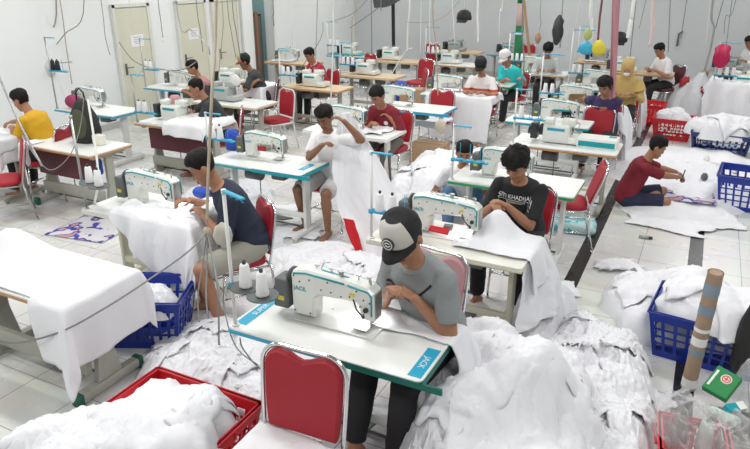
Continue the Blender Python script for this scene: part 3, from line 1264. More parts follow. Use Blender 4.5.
    mb.ball((0, .080, -.066), (.026, .012, .012), 10, 6)
    mb.X = old
    body = remeshed(mb, vox, 2)
    # hands, finer, joined into the same mesh
    hb = MB()
    pn = Vector(palm)
    for wr, el, tg, sd in ((wrL, elL, LH, -1), (wrR, elR, RH, 1)):
        d = (wr - el).normalized()
        d = (d + Vector((0, 0, -.10)) + Vector((-sd * .30, .1, 0))).normalized()
        hand(hb, wr, d, pn, sd, S, .5)
    hme = remeshed(hb, .0042 if near else .006, 1)
    bm = bmesh.new()
    bm.from_mesh(body)
    bm.from_mesh(hme)
    for f in bm.faces:
        f.smooth = True
    bm.to_mesh(body)
    bm.free()
    build('body', body, SKIN[skin], t)
    # --- face details
    def inhead(name, fn, m, par=t):
        k = MB()
        k.X = HM
        fn(k)
        return build(name, k, m, par)
    for s in (-1, 1):
        e = inhead('eye', lambda k: k.ball((s * .031, .0795, .002), (.0135, .0060, .0062), 10, 8), EYEW)
        inhead('iris', lambda k: k.ball((s * .031, .0842, -.0005), (.0060, .0026, .0058), 10, 6), DARK, e)
        inhead('eyelid', lambda k: k.tube([(s * .0165, .0815, .003), (s * .025, .0868, .0085), (s * .036, .0860, .0085), (s * .046, .0785, .003)], .0022, 6), HAIR, e)
        inhead('eyebrow', lambda k: k.tube([(s * .014, .0885, .024), (s * .03, .0890, .031), (s * .048, .0775, .025)], .0038, 6), HAIR)
    inhead('mouth', lambda k: (k.tube([(-.024, .0845, -.066), (-.009, .0935, -.0615), (0, .0935, -.063), (.009, .0935, -.0615), (.024, .0845, -.066)], .0042, 6), k.tube([(-.020, .0850, -.069), (0, .0930, -.0725), (.020, .0850, -.069)], .0052, 6)), LIP)
    # --- hair
    rh_ = random.Random(seed)
    def hairfn(k, g=.013, front=.055, sidez=-.002, back=-.055, tuft=.010):
        n = 36
        rows = 12
        vs = []
        def shell(a, z, gg):
            prof = HEADP
            for i in range(len(prof) - 1):
                if prof[i][0] <= z <= prof[i + 1][0]:
                    q = (z - prof[i][0]) / (prof[i + 1][0] - prof[i][0])
                    w = prof[i][1] * (1 - q) + prof[i + 1][1] * q
                    yf = prof[i][2] * (1 - q) + prof[i + 1][2] * q
                    yb = prof[i][3] * (1 - q) + prof[i + 1][3] * q
                    break
            else:
                w, yf, yb = .012, .006, -.014
            yc, hy = (yf + yb) / 2, (yf - yb) / 2
            c, s = math.cos(a), math.sin(a)
            zz = z + gg * max(0, (z - .04) / .08)
            kk = (w + gg) / max(w, .001)
            return Vector(((w + gg) * math.copysign(abs(c) ** .9, c), yc + (hy + gg) * math.copysign(abs(s) ** .9, s), zz))
        rings = []
        for j in range(rows + 1):
            ring = []
            for i in range(n):
                a = 2 * PI * i / n
                s = math.sin(a)
                z0 = front if s > .62 else (sidez if s > -.2 else back)
                if .25 < s <= .62:
                    z0 = sidez + (front - sidez) * ((s - .25) / .37)
                elif -.2 < s <= .25:
                    z0 = sidez
                z = z0 + (.1225 - z0) * (j / rows)
                f = j / rows
                gg = (-.004 if j == 0 else g * min(1, .55 + f))
                gg += tuft * N3(math.cos(a) * 4, math.sin(a) * 4 + z * 30, seed) * (f > 0)
                ring.append(shell(a, z, gg))
            rings.append(ring)
        k.loft(rings)
    if hair == 'short':
        inhead('hair', lambda k: hairfn(k, .010), HAIR)
    elif hair == 'full':
        inhead('hair', lambda k: hairfn(k, .021, .040, -.012, -.06, .016), HAIR)
    elif hair == 'crop':
        inhead('hair', lambda k: hairfn(k, .007, .060, .005, -.045, .004), HAIR)
    elif hair == 'tied':
        def tf(k):
            hairfn(k, .016, .05, -.03, -.07, .008)
            k.ball((0, -.115, -.01), (.035, .03, .04), 12)
        inhead('hair', tf, HAIR)
    # --- cap
    if cap:
        crown_m, brim_m, back_m, logo, flip = cap
        inhead('hair', lambda k: hairfn(k, .008, .055, -.004, -.05, .004), HAIR)
        def crown(k):
            n = 32
            rings = []
            for z, g in ((.038, .012), (.045, .016), (.07, .019), (.095, .022), (.115, .028), (.122, .026)):
                ring = []
                i0 = 0
                prof = HEADP
                for i in range(len(prof) - 1):
                    if prof[i][0] <= z <= prof[i + 1][0]:
                        q = (z - prof[i][0]) / (prof[i + 1][0] - prof[i][0])
                        w = prof[i][1] * (1 - q) + prof[i + 1][1] * q
                        yf = prof[i][2] * (1 - q) + prof[i + 1][2] * q
                        yb = prof[i][3] * (1 - q) + prof[i + 1][3] * q
                        break
                yc, hy = (yf + yb) / 2, (yf - yb) / 2
                for i in range(n):
                    a = 2 * PI * i / n
                    zz = z + (.016 * max(0, math.sin(a)) if z > .06 else 0) + (g * .8 if z > .1 else 0) - (.02 * max(0, -math.sin(a)) if z < .05 else 0)
                    ring.append(Vector(((w + g) * math.cos(a), yc + (hy + g) * math.sin(a), zz)))
                rings.append(ring)
            k.loft(rings)
            for f in k.bm.faces:
                pass
        c = MB()
        crown(c)
        c.bm.faces.ensure_lookup_table()
        c.bm.faces.index_update()
        for f in c.bm.faces:
            m_ = f.calc_center_median()
            i_ = f.index % 32
            f.material_index = 0 if (f.index < 32 * 5 and 2 <= i_ <= 13) else 1
        pass
        c.bm.transform(HM)
        co = build('cap', c, [crown_m, back_m], t)
        def brim(k):
            sg = -1 if flip else 1
            rings = []
            for th in (-.003, .003):
                pass
            n = 14
            top = []
            for i in range(n + 1):
                a = math.radians(18 + 144 * i / n)
                top.append((math.cos(a), math.sin(a)))
            V = []
            for th in (.0035, -.0035):
                for r in (0, .34, .68, 1):
                    row = []
                    for cx, sy in top:
                        x = .088 * cx * (1 - .04 * r)
                        y = -.005 + .093 * sy + r * .078 * (sy ** 1.6)
                        z = .042 - .020 * r - 1.7 * (x * x) * (1 + r) + th
                        row.append(k._v((x, sg * y, z)))
                    V.append(row)
            for L_ in (0, 4):
                for r in range(3):
                    for i in range(n):
                        k._f([V[L_ + r][i], V[L_ + r][i + 1], V[L_ + r + 1][i + 1], V[L_ + r + 1][i]])
            for i in range(n):
                k._f([V[3][i], V[3][i + 1], V[7][i + 1], V[7][i]])
                k._f([V[0][i], V[0][i + 1], V[4][i + 1], V[4][i]])
        inhead('brim', brim, brim_m, co)
        if logo:
            def lg(k):
                q = Vector((0, .88, .47)).normalized().to_track_quat('Z', 'Y')
                c0 = Vector((0, .0975, .090))
                k.cyl(c0, c0 + q @ Vector((0, 0, .010)), .031, .031, 28)
            l1 = inhead('round_emblem', lg, DARK, co)
            def lg2(k):
                q = Vector((0, .88, .47)).normalized().to_track_quat('Z', 'Y')
                c0 = Vector((0, .0975, .090)) + q @ Vector((0, 0, .0105))
                pts_ = [c0 + q @ Vector((.023 * math.cos(a * .2), .023 * math.sin(a * .2), 0)) for a in range(33)]
                k.tube(pts_, .0022, 5)
                for s in (-1, 1):
                    k.tube([c0 + q @ Vector((s * -.015, s * .002, 0)), c0 + q @ Vector((s * -.004, s * .010, 0)), c0 + q @ Vector((s * .012, s * .005, 0))], .003, 5)
            inhead('emblem_ring', lg2, TOPW, l1)
    if hair == 'hijab':
        hm_ = MB()
        hm_.X = HM
        rings = head_rings(.022)
        hm_.loft([[v for v in r] for r in rings[3:]])
        hm_.X = Matrix.Identity(4)
        c0, d0, s0, w0 = at(1.0)
        hm_.loft([[c0 + d0 * z + s0 * (rx * math.cos(2 * PI * i / 24)) + w0 * (ry * math.sin(2 * PI * i / 24) + dy) for i in range(24)] for z, rx, ry, dy in
                  ((-.26, .25, .19, .02), (-.16, .23, .17, .01), (-.06, .19, .13, 0), (.02, .11, .10, 0), (.09, .085, .09, .01), (.16, .075, .08, .01))])
        for sh, el in ((shL, elL), (shR, elR)):
            limb(hm_, sh, sh.lerp(el, .55), .085, .10, 12, True)
        build('headscarf', remeshed(hm_, .012, 3, .010, seed, 7), shirt2 or shirt, t)
        # the face opening sits just proud of the scarf
        fm = MB()
        fm.X = HM
        fm.ball((0, .082, -.010), (.052, .036, .066), 18, 12)
        build('face', remeshed(fm, .009, 2), SKIN[skin], t)
        inhead('face_mask', lambda k: k.ball((0, .100, -.044), (.046, .026, .034), 14, 10), TOPW)
    # --- shirt
    if shirt:
        sm = MB()
        torso(sm, [(-.10, .175, .135, 0), (-.02, .180, .138, 0), (.10, .176, .138, .0), (.28, .162, .128, .006), (.48, .166, .126, .008), (.66, .180, .124, .0), (.80, .188, .112, -.005), (.88, .165, .094, -.008), (.94, .115, .078, -.006), (.985, .078, .070, -.002)])
        for sh, el, wr in ((shL, elL, wrL), (shR, elR, wrR)):
            if sleeve <= 1:
                e = sh.lerp(el, sleeve + .12)
                limb(sm, sh, e, .063, .064, 14, True)
            else:
                limb(sm, sh, el, .063, .054, 14)
                limb(sm, el, el.lerp(wr, min(1, sleeve - 1)), .054, .042, 14, True)
        sme = remeshed(sm, .010 if near else .013, 3, .011, seed, 9)
        sh_o = build('shirt', sme, shirt, t)
        if collar:
            cm = MB()
            c, d, s, w = at(1.0)
            pp = [c + s * (.066 * math.cos(a)) + w * (.064 * math.sin(a) + .004) + d * (-.006 - .018 * max(0, math.sin(a))) for a in [2 * PI * i / 24 for i in range(25)]]
            cm.tube(pp, .010, 8)
            build('collar', cm, collar, sh_o)
    else:
        sh_o = None
    # --- trousers
    if pants and not hide_legs:
        pm = MB()
        torso(pm, [(-.17, .12, .10, 0), (-.09, .178, .135, 0), (.02, .178, .135, 0), (.10, .165, .126, 0)])
        for hip, kn, an in ((hipL, knL, anL), (hipR, knR, anR)):
            if pants_len == 'long':
                limb(pm, hip, kn, .098, .074, 14)
                limb(pm, kn, kn.lerp(an, .93), .074, .058, 14, True)
            else:
                limb(pm, hip, hip.lerp(kn, .93), .100, .088, 14, True)
        build('trousers' if pants_len == 'long' else 'shorts', remeshed(pm, .013, 3, .009, seed + 3, 8), pants, t)
    return dict(root=t, shirt=sh_o, at=at, M=Matrix.Translation(loc) @ Matrix.Rotation(rz, 4, 'Z'), HM=HM, elL=elL, elR=elR, wrL=wrL, wrR=wrR, shL=shL, shR=shR)


def project(P, me_src, f, u0, v0, m, name, lift=.003, wid=1.0):
    """lay a flat outline on the chest of a shirt: (x, y) -> shirt surface"""
    sh = P['shirt']
    bvh = BVHTree.FromPolygons([v.co for v in sh.data.vertices], [p.vertices[:] for p in sh.data.polygons])
    bm = bmesh.new()
    bm.from_mesh(me_src)
    bmesh.ops.triangulate(bm, faces=bm.faces)
    bmesh.ops.subdivide_edges(bm, edges=[e for e in bm.edges if e.calc_length() > .018], cuts=2)
    c, d, s, w = P['at'](f)
    for v in bm.verts:
        x, y, z = v.co
        o = c + s * (x * -1 + u0) + d * (y + v0) + w * .5
        hit = bvh.ray_cast(o, -w)
        if hit[0] is not None:
            v.co = hit[0] + w * (lift + z)
        else:
            v.co = c + s * (-x + u0) + d * (y + v0) + w * .12
    me = bpy.data.meshes.new(name)
    bm.to_mesh(me)
    bm.free()
    me.materials.clear()
    return build(name, me, m, sh)


def strip_mesh(pts, w):
    mb = MB()
    for a, b in zip(pts, pts[1:]):
        a, b = Vector((*a, 0)), Vector((*b, 0))
        d = (b - a).normalized()
        n = Vector((-d.y, d.x, 0)) * w / 2
        k = max(1, int((b - a).length / .012))
        for i in range(k):
            p, q = a.lerp(b, i / k), a.lerp(b, (i + 1) / k)
            mb._f([mb._v(p - n), mb._v(q - n), mb._v(q + n), mb._v(p + n)])
    return mb.mesh('strip')
# ================================================================== work stations
def stn(x, y, rz, tdesc, mdesc=None, mkind='lock', mloc=(.09, -.06), mrz=0, msc=1.0, lamp=False, bodym=MACH, accent=TEAL, brand=True, sdesc=None, skw=None, coned=None, spos=None, **tk):
    tab = table(None, (x, y, 0), rz, tdesc, **tk)
    R = Matrix.Rotation(rz, 4, 'Z')
    if mdesc:
        p = Vector((x, y, 0)) + R @ Vector((mloc[0], mloc[1], TT + .001))
        machine(None, p, rz + mrz, mdesc, mkind, accent, brand, msc=msc, lamp=lamp, bodym=bodym)
    if sdesc:
        p = Vector((x, y, 0)) + R @ Vector((*(spos or (.565, .265)), TT))
        t, sp = stand(p, rz + PI, sdesc, **(skw or {}))
        n = len(sp)
        for k, q in enumerate(sp):
            lb = coned[k] if isinstance(coned, (list, tuple)) else (['left ', 'right ', ''] if n == 2 else ['left ', 'middle ', 'right '])[k] + coned
            cone(q, (skw or {}).get('mcone', CONE), lb, 'thread cones on their stands')
    return tab


ws = PI
# ---- middle row (nearest the aisle)
stn(-1.59, 2.78, ws, 'white sewing table with blue front edge and green right edge, nearest in the foreground', 'white lockstitch sewing machine with teal stripe on the foreground table',
    mloc=(.06, -.03), msc=1.08, lamp=True, edge=SKYB, edge2=DGREEN, sticker=[(.548, .05, 'SUPER', PI + .0, .38), (-.548, .13, 'JACK', 0, .28)],
    sdesc='white thread stand with two black discs clamped to the foreground table', skw=dict(height=.80, tray=.265, kind='disc', cones=2, arm_len=.19, arm_rz=-.35, tray_rz=-.05),
    coned=['white thread cone on the left black disc of the foreground stand', 'white thread cone on the right black disc of the foreground stand'])
stn(-1.48, 4.28, ws, 'cream sewing table of the man in the black lettered shirt', 'white lockstitch sewing machine right behind the black and grey cap',
    mloc=(.08, -.05), msc=1.08, lamp=True, top=TOPC, edge=LEGC, leg=LEGC, accent=TEAL, style='T',
    sdesc='thread stand with a blue tray beside the lettered shirt table, left of the cap', skw=dict(height=.66, tray=.22, kind='bar', cones=2, arm_len=.17, arm_rz=0),
    coned=['left white cone on the blue tray above the cap', 'right white cone on the blue tray above the cap'])
stn(-1.45, 5.95, ws, 'white sewing table with bright green edge behind the man in black', 'sewing machine with grey motor box directly behind the man in black',
    mloc=(.10, -.02), edge=GREEN, accent=TEAL,
    sdesc='thread stand with two blue bars left of the head of the man in black', skw=dict(height=.52, tray=.20, kind='bar', cones=0, arm_len=.17), coned=[])
stn(-1.30, 7.60, ws, 'sewing table with brown wooden edge behind the red seated chair at right', 'multi thread sewing machine with blue band on the brown edged table', mkind='over',
    mloc=(.10, -.02), top=TOPW, edge=WOOD, leg=LEGG, accent=SKYB, sticker=None,
    sdesc='thread stand with blue tray left of the brown edged table', skw=dict(height=.62, tray=.30, kind='bar', cones=1, arm_len=.17), coned=['single white cone above the brown edged table'])
stn(-1.75, 8.75, ws, 'narrow white table behind the brown edged table', 'white sewing machine just behind the multi thread machine', mloc=(-.12, -.02), mkind='lock', edge=TEAL, L=1.1, D=.5, accent=TEAL)
stn(-1.55, 9.95, ws, 'white draped table of the woman in the dark purple shirt', 'sewing machine under the hands of the woman in dark purple', mloc=(.10, -.10), edge=TEAL,
    sdesc='thread stand with blue trays left of the woman in dark purple', skw=dict(height=.75, tray=.20, kind='bar', cones=2, arm_len=.3), coned='white thread cone on the tray left of the woman in dark purple')
stn(-1.50, 11.85, ws, 'white draped table in front of the person with the mustard headscarf', 'sewing machine beside the person with the mustard headscarf', mloc=(.12, .0), edge=TEAL,
    sdesc='thread stand left of the mustard headscarf with hanging blue and yellow bags', skw=dict(height=.95, tray=.25, kind='bar', cones=2, arm_len=.34), coned='white thread cone on the tray left of the mustard headscarf')
stn(-1.15, 14.1, ws, 'brown topped table of the man in the white shirt by the back wall', 'sewing machine in front of the man in white by the back wall', mkind='over', mloc=(.30, .05), top=PLY, edge=WOOD, leg=LEGG, D=.55, L=1.3)
# ---- second row
T6 = (-3.80, 2.49)
table(None, (T6[0], T6[1], 0), ws, 'grey legged wooden edged table under a white sheet, bottom left corner', top=TOPW, edge=WOOD, leg=LEGG, style='K', D=.6)
stn(-3.95, 3.77, ws, 'white table covered by cloth, where the man in the navy shirt sews', 'white sewing machine partly buried in cloth left of the man in navy', mloc=(.06, -.04), msc=1.08, lamp=True, edge=TOPC, leg=LEGC,
    sdesc='thread stand with two discs left of the half buried sewing machine', skw=dict(height=.78, tray=.24, kind='disc', cones=2, bars=False, pole=STEEL),
    coned=['left white cone on the disc left of the half buried machine', 'right white cone on the disc left of the half buried machine'])
stn(-4.00, 5.42, ws, 'white sewing table with turquoise edge, used by the man in the white tee', 'white sewing machine with turquoise stripe and a red patch', mloc=(.05, -.06), edge=TEAL, edge2=TEAL, sticker=[(-.50, .02, 'JACK', 0, .24)],
    sdesc='thread stand at the left end of the turquoise edged table', skw=dict(height=.5, tray=.24, kind='bar', cones=2, arm_len=.2),
    coned='white thread cone left of the turquoise edged table')
stn(-3.86, 7.10, ws, 'white sewing table of the man in the maroon tee', 'sewing machine with green stripe left of the man in maroon', mloc=(.10, -.04), edge=TOPW, accent=TEAL)
stn(-3.80, 8.80, ws, 'white sewing table with blue edge right of the man in maroon', 'sewing machine on the blue edged table right of the man in maroon', mloc=(.20, .0), edge=SKYB, edge2=SKYB)
stn(-3.52, 10.15, ws, 'white draped sewing table of the person in the striped shirt', 'sewing machine left of the person in the striped shirt', mloc=(.22, -.02), edge=SKYB)
stn(-3.35, 11.45, ws, 'small white table with green edge in front of the person in teal', None, edge=GREEN, L=.75, D=.5)
# ---- third row
stn(-6.45, 5.0, ws, 'wooden edged table with grey stand and a dark bag beside it', None, edge=WOOD, leg=LEGG, style='K', panel=True)
stn(-6.10, 6.45, ws, 'wooden edged overlock table with burgundy side panel', 'cream overlock machine beside the man in the dark tee', mkind='over', mloc=(.16, -.04), edge=WOOD, leg=LEGG, style='K', panel=True,
    sdesc='thread stand with black clamps at the left end of the overlock table', skw=dict(height=.62, tray=.14, kind='bar', cones=2, arm_len=.22, pole=STEEL), coned='white cone on the stand at the left of the overlock table')
stn(-6.42, 7.95, ws, 'wooden edged table left of the empty white framed chair', 'grey overlock machine left of the empty white framed chair', mkind='over', bodym=mat('mid_grey_enamel', (.42, .44, .42), .35), mloc=(.20, -.02), edge=PLY, leg=LEGG)
stn(-6.02, 9.70, ws, 'plywood topped table in front of the person in the red and white jersey', 'overlock machine in front of the red and white jersey', mkind='over', mloc=(.05, -.0), top=PLY, edge=WOOD, leg=LEGG,
    sdesc='thread stand on the plywood topped table of the red and white jersey', skw=dict(height=.6, tray=.2, kind='bar', cones=2, arm_len=.22), coned='white cone on the stand of the plywood topped table')
stn(-5.75, 11.35, ws, 'plywood topped table in the middle distance with wide legs', 'overlock machine on the middle distance plywood table', mkind='over', mloc=(.15, -.0), top=PLY, edge=PLY, leg=LEGG,
    sdesc='thread stand on the middle distance plywood table', skw=dict(height=.6, tray=.2, kind='bar', cones=3, arm_len=.22), coned='white cone on the stand of the middle distance plywood table')
stn(-6.20, 13.55, ws, 'plywood topped table behind the blue bag', 'overlock machine on the plywood table behind the blue bag', mkind='over', mloc=(.2, .0), top=PLY, edge=PLY, leg=LEGG)
# ---- by the left wall
stn(-7.85, 6.60, ws, 'white table with blue edge along the left wall', 'white sewing machine on the table along the left wall', mloc=(.18, -.06), edge=SKYB, sticker=None,
    sdesc='tall thread stand along the left wall behind the man in yellow', skw=dict(height=1.0, tray=.55, kind='bar', cones=2, mcone=CONED, arm_len=.2, pole=STEEL), coned='black thread cone on the tall stand along the left wall')
stn(-8.1, 8.6, ws, 'white table by the doors in front of the man in pink', 'pale blue and white sewing machine by the doors', mloc=(.0, -.05), edge=SKYB,
    sdesc='thread stand by the doors with a blue guide arm', skw=dict(height=.8, tray=.3, kind='bar', cones=2, arm_len=.25, pole=STEEL), coned='white thread cone on the stand by the doors')
stn(-7.25, 9.3, ws, 'table with white cloth under the arms of the man in the red cap', 'sewing machine left of the man in the red cap', mloc=(.25, .1), mkind='over', edge=SKYB, L=1.1)
stn(-7.75, 4.85, ws, 'table of the man in yellow with folded white cloth', None, edge=WOOD, leg=LEGG, L=1.1)
# ---- far rows by the back wall
far = [(-8.2, 12.3, 'pale table beside the open doorway', 'white sewing machine beside the open doorway', 'lock', PLY),
       (-7.6, 14.0, 'grey table in the far left corner of the back rows', 'sewing machine in the far left corner of the back rows', 'over', TOPW),
       (-5.6, 15.9, 'table by the back wall left of the black hanging cap', 'overlock machine by the back wall left of the black hanging cap', 'over', PLY),
       (-4.9, 13.6, 'table behind the striped shirt with rolls of thread', 'overlock machine behind the striped shirt', 'over', TOPW),
       (-4.2, 15.9, 'dark table by the back wall between the two caps', 'grey overlock machine by the back wall between the two caps', 'over', MACHG),
       (-2.95, 13.2, 'table with blue edge in front of the far person with dark hair', 'sewing machine in front of the far person with dark hair', 'lock', TOPW),
       (-2.0, 15.4, 'plywood table by the back wall under the hanging dark cloth', 'sewing machine by the back wall under the hanging dark cloth', 'over', PLY),
       (.75, 12.9, 'table piled with white cloth at the right edge', 'overlock machine on the table at the right edge', 'over', PLY),
       (.55, 15.3, 'dark table in the far right corner', 'grey overlock machine in the far right corner', 'over', MACHG)]
for k, (x, y, td, md, kd, tp) in enumerate(far):
    cs = ['', 'far left corner table', '', 'table behind the striped shirt', '', 'blue edged far table', 'plywood table under the hanging dark cloth', 'table at the right edge', ''][k]
    stn(x, y, ws, td, md, mkind=kd, bodym=MACHG if k in (2, 4, 6, 8) else MACH, mloc=(.1, .0), top=tp, edge=[WOOD, SKYB, PLY][k % 3], leg=LEGG,
        sdesc=('thread stand on the ' + cs) if k in (1, 3, 5, 6, 7) else None, skw=dict(height=.75, tray=.22, kind='bar', cones=3 if k % 2 else 2, arm_len=.3),
        coned='cone on the stand of the ' + cs)

# ================================================================== chairs
GRP = None
chair((-1.455, 1.92, 0), PI + .05, 'empty red chair with chrome frame in the foreground, white cloth on its seat', tilt=.10, csc=1.08)
chair((-1.02, 6.42, 0), PI / 2 + .25, 'empty red chair with chrome frame behind the man in black, beside the aisle', tilt=.3)
chair((-1.18, 8.98, 0), PI, 'red backed chair behind the teal edged box')
chair((-3.62, 9.35, 0), PI, 'red chair with white cloth on its seat right of the man in maroon', tilt=.12)
chair((-4.95, 11.45, 0), PI - 1.0, 'red chair with oval back turned sideways near the cardboard box', tilt=.2)
chair((-5.35, 12.7, 0), PI - .3, 'red chair behind the blue bag')
chair((-5.92, 8.30, 0), PI - .40, 'empty red chair with white frame between the plywood tables', frame=LEGW, tilt=.12)
chair((-6.85, 4.30, 0), PI - .58, 'red chair seen from the side at the left edge, below the man in yellow', frame=STEEL, tilt=.22)
for x, y, d in ((-6.35, 16.2, 'left of the pair of small red chairs by the back wall'), (-5.85, 16.2, 'right of the pair of small red chairs by the back wall'), (-4.4, 16.5, 'small red chair by the back wall beside the green banner'), (-4.1, 16.6, 'small dark red chair by the back wall right of the green banner')):
    chair((x, y, 0), 0 if x < -5 else PI, d)
chair((-6.9, 13.1, 0), PI - .4, 'red chair in the back rows below the grey hanging cloth')

# ================================================================== crates
crate((-2.33, 2.08, 0), 0, .66, .56, .36, REDP, 'large red slotted crate overflowing with white cloth in the foreground')
crate((-3.52, 3.10, 0), .45, .54, .36, .42, BLUEP, 'blue slotted crate with white cloth under the sheet covered table')
crate((.36, 4.76, 0), -.10, .66, .44, .38, BLUEP, 'big blue slotted crate full of white cloth beside the taped cardboard tube')
crate((.78, 8.55, 0), -.08, .66, .50, .42, BLUEP, 'blue slotted crate right of the man sitting on the floor')
CR2 = crate((.42, 11.15, 0), -.05, .72, .45, .34, NAVYP, 'navy crate under white cloth at the upper right')
CR1 = crate((-.30, 11.85, 0), -.05, .52, .42, .36, REDP, 'bright red crate with white lettering and cloth in it')
crate((-.85, 13.0, 0), -.05, .52, .42, .36, REDP, 'red crate half hidden behind the lettered red crate')
pc_ = G(667, 415, .24)
crate((pc_.x + .15, pc_.y - .14, 0), .1, .27, .26, .24, REDP, 'small red crate with thread cones in the bottom right corner')
# lettering rows on the red and navy crates
PRINT = mat('pale_blue_print', (.25, .33, .6), .6)
for cr_, w, z0, mm, yf in ((CR1, .36, .10, TOPW, -.232), (CR2, .5, .10, PRINT, -.247)):
    for r in range(4):
        n = 7 - r % 2
        for k in range(n):
            if (k * 7 + r * 3) % 5:
                part('printed_mark', 'pm%.2f' % (w / n), lambda mb: mb.box((0, 0, 0), (w / n * .7, .004, .022)), mm, cr_, (-w / 2 + w * (k + .5) / n, yf - .009 * r, z0 + .055 * r))

# ================================================================== cloth on the tables
drape('table_sheet', (T6[0] - .6, T6[0] + .6, T6[1] - .3, T6[1] + .3), TT, (T6[0] - .75, T6[0] + 1.0, T6[1] - .34, T6[1] + .42), WHITE_CLOTH, 'smooth white sheet draped over the table in the bottom left corner', seed=3, lump=.010, fold=.02, hemn=.06, vlo=lambda u: 2.205 - .42 * min(1, max(0, (u + 3.50) / .10)), hfun=lambda u, v: .14 * math.exp(-((u + 4.30) ** 2 / .10 + (v - 2.66) ** 2 / .02)) + .02 * N3(u * 3, v * 3, 1))
drape('table_sheet', (-4.55, -3.35, 3.47, 4.07), TT + .03, (-4.18, -3.06, 2.95, 3.70), WHITE_CLOTH, 'white sheet spilling over the front of the half buried sewing machine table', seed=8, fold=.05, lump=.03, hemn=.10, vlo=lambda u: 3.42 - .46 * min(1, max(0, (u + 4.18) / .55)), hfun=lambda u, v: .02 + .03 * N3(u * 6, v * 6, 2))
drape('table_sheet', (-3.68, -3.35, 3.47, 4.07), TT + .03, (-3.66, -3.02, 3.55, 4.16), WHITE_CLOTH, 'crumpled white cloth under the hands of the man in navy', seed=12, fold=.04, lump=.03, n=60, hfun=lambda u, v: .03 + .05 * N3(u * 8, v * 8, 5))
drape('fabric_piece', (-2.18, -.985, 2.48, 3.08), TT, (-1.50, -.66, 2.86, 3.34), WHITE_CLOTH, 'soft white cloth on the foreground table under the hands of the capped man', seed=15, fold=.05, lump=.014, n=60)
drape('fabric_piece', (-2.08, -.88, 3.98, 4.58), TT, (-1.45, -.60, 4.12, 4.95), WHITE_CLOTH, 'white cloth bunched on the cream table before the man in black', seed=17, fold=.05, lump=.02, n=70, hfun=lambda u, v: .20 * math.exp(-((u + 1.20) ** 2 / .022 + (v - 4.45) ** 2 / .018)))
drape('fabric_piece', (-4.46, -3.26, 6.80, 7.40), TT, (-3.80, -3.40, 6.95, 7.5), WHITE_CLOTH, 'white cloth under the hands of the man in maroon', seed=19, n=40, lump=.03)
drape('table_sheet', (-2.15, -.95, 9.65, 10.25), TT, (-1.45, -.25, 9.45, 10.45), WHITE_CLOTH, 'white cloth falling to the floor beside the woman in dark purple', seed=23, fold=.05, n=70)
drape('table_sheet', (-2.10, -.90, 11.55, 12.15), TT + .01, (-1.55, -.15, 11.4, 12.3), WHITE_CLOTH, 'white cloth over the table of the person with the mustard headscarf', seed=29, fold=.05, n=60)
drape('table_sheet', (-7.8, -6.7, 9.0, 9.6), TT + .02, (-7.5, -6.45, 8.7, 9.7), WHITE_CLOTH, 'white cloth under the arms of the man in the red cap', seed=31, fold=.04, n=60)
drape('table_sheet', (-6.70, -5.5, 6.15, 6.75), TT + .03, (-6.15, -5.45, 6.0, 6.9), WHITE_CLOTH, 'white cloth under the hands of the man in the dark tee', seed=33, fold=.04, n=60, lump=.05)
drape('table_sheet', (-4.12, -2.92, 9.85, 10.45), TT + .012, (-4.0, -2.80, 9.13, 10.5), WHITE_CLOTH, 'white sheet hanging in front of the person in the striped shirt', seed=37, fold=.02, n=70)
drape('table_sheet', (.15, 1.35, 12.6, 13.2), TT + .08, (-.05, 1.6, 12.0, 13.3), WHITE_CLOTH, 'white cloth heaped over the table at the right edge', seed=41, fold=.06, n=70, lump=.06)
drape('folded_cloth', (-8.3, -7.2, 4.55, 5.15), TT, (-8.2, -6.95, 4.22, 5.0), WHITE_CLOTH, 'white cloth on the table of the man in yellow', seed=43, fold=.02, n=50, lump=.02)
drape('folded_cloth', (-8.3, -7.2, 4.55, 5.15), TT + .04, (-7.9, -7.05, 4.5, 4.8), GREY_CLOTH, 'folded pale grey cloth hanging over the table edge of the man in yellow', seed=44, fold=.02, n=40, lump=.02)
drape('fabric_piece', (-7.05, -5.85, 4.7, 5.3), TT, (-7.02, -6.84, 4.46, 4.9), WHITE_CLOTH, 'small white cloth hanging off the corner of the wooden edged table', seed=47, n=30, fold=.006)
# cloth on chair seats
drape('fabric_piece', (-1.69, -1.23, 1.68, 2.10), .532, (-1.72, -1.20, 1.55, 2.12), WHITE_CLOTH, 'white cloth on the seat of the foreground red chair', seed=48, n=36, fold=.02, floor=.2)
drape('fabric_piece', (-3.83, -3.41, 9.1, 9.55), .49, (-3.85, -3.38, 9.0, 9.5), WHITE_CLOTH, 'white cloth on the seat of the chair right of the man in maroon', seed=49, n=30, fold=.02, floor=.2)

# the big sheet lifted by the man in the white tee
curtain('held_sheet', [RY(341, 113, 5.80), RY(333, 150, 5.66), RY(334, 190, 5.5), RY(345, 225, 5.35), RY(366, 258, 5.2)],
        [RY(350, 112, 5.80), RY(372, 148, 5.72), RY(393, 188, 5.6), RY(402, 225, 5.45), RY(396, 258, 5.3)], WHITE_CLOTH, 'large white sheet held up by the man in the white tee, reaching the floor', folds=1.7, amp=.035, seed=4, nu=60, nv=60)
curtain('red_cloth', [RY(343, 218, 5.22), RY(350, 240, 5.14), RY(356, 252, 5.1)], [RY(354, 220, 5.18), RY(360, 238, 5.1), RY(364, 254, 5.05)], mat('red_cloth', (.55, .01, .02), .85), 'red cloth showing below the held up white sheet', folds=1.5, amp=.02, seed=2, nu=16, nv=16)
# cloth falling beside the cream table and chair
curtain('fabric_piece', [RY(523, 266, 4.06), RY(518, 300, 4.05), RY(516, 338, 3.98)], [RY(545, 238, 4.64), RY(560, 275, 4.68), RY(563, 308, 4.62)], WHITE_CLOTH, 'white cloth falling to the floor at the right end of the cream table', folds=2.5, amp=.035, seed=6)
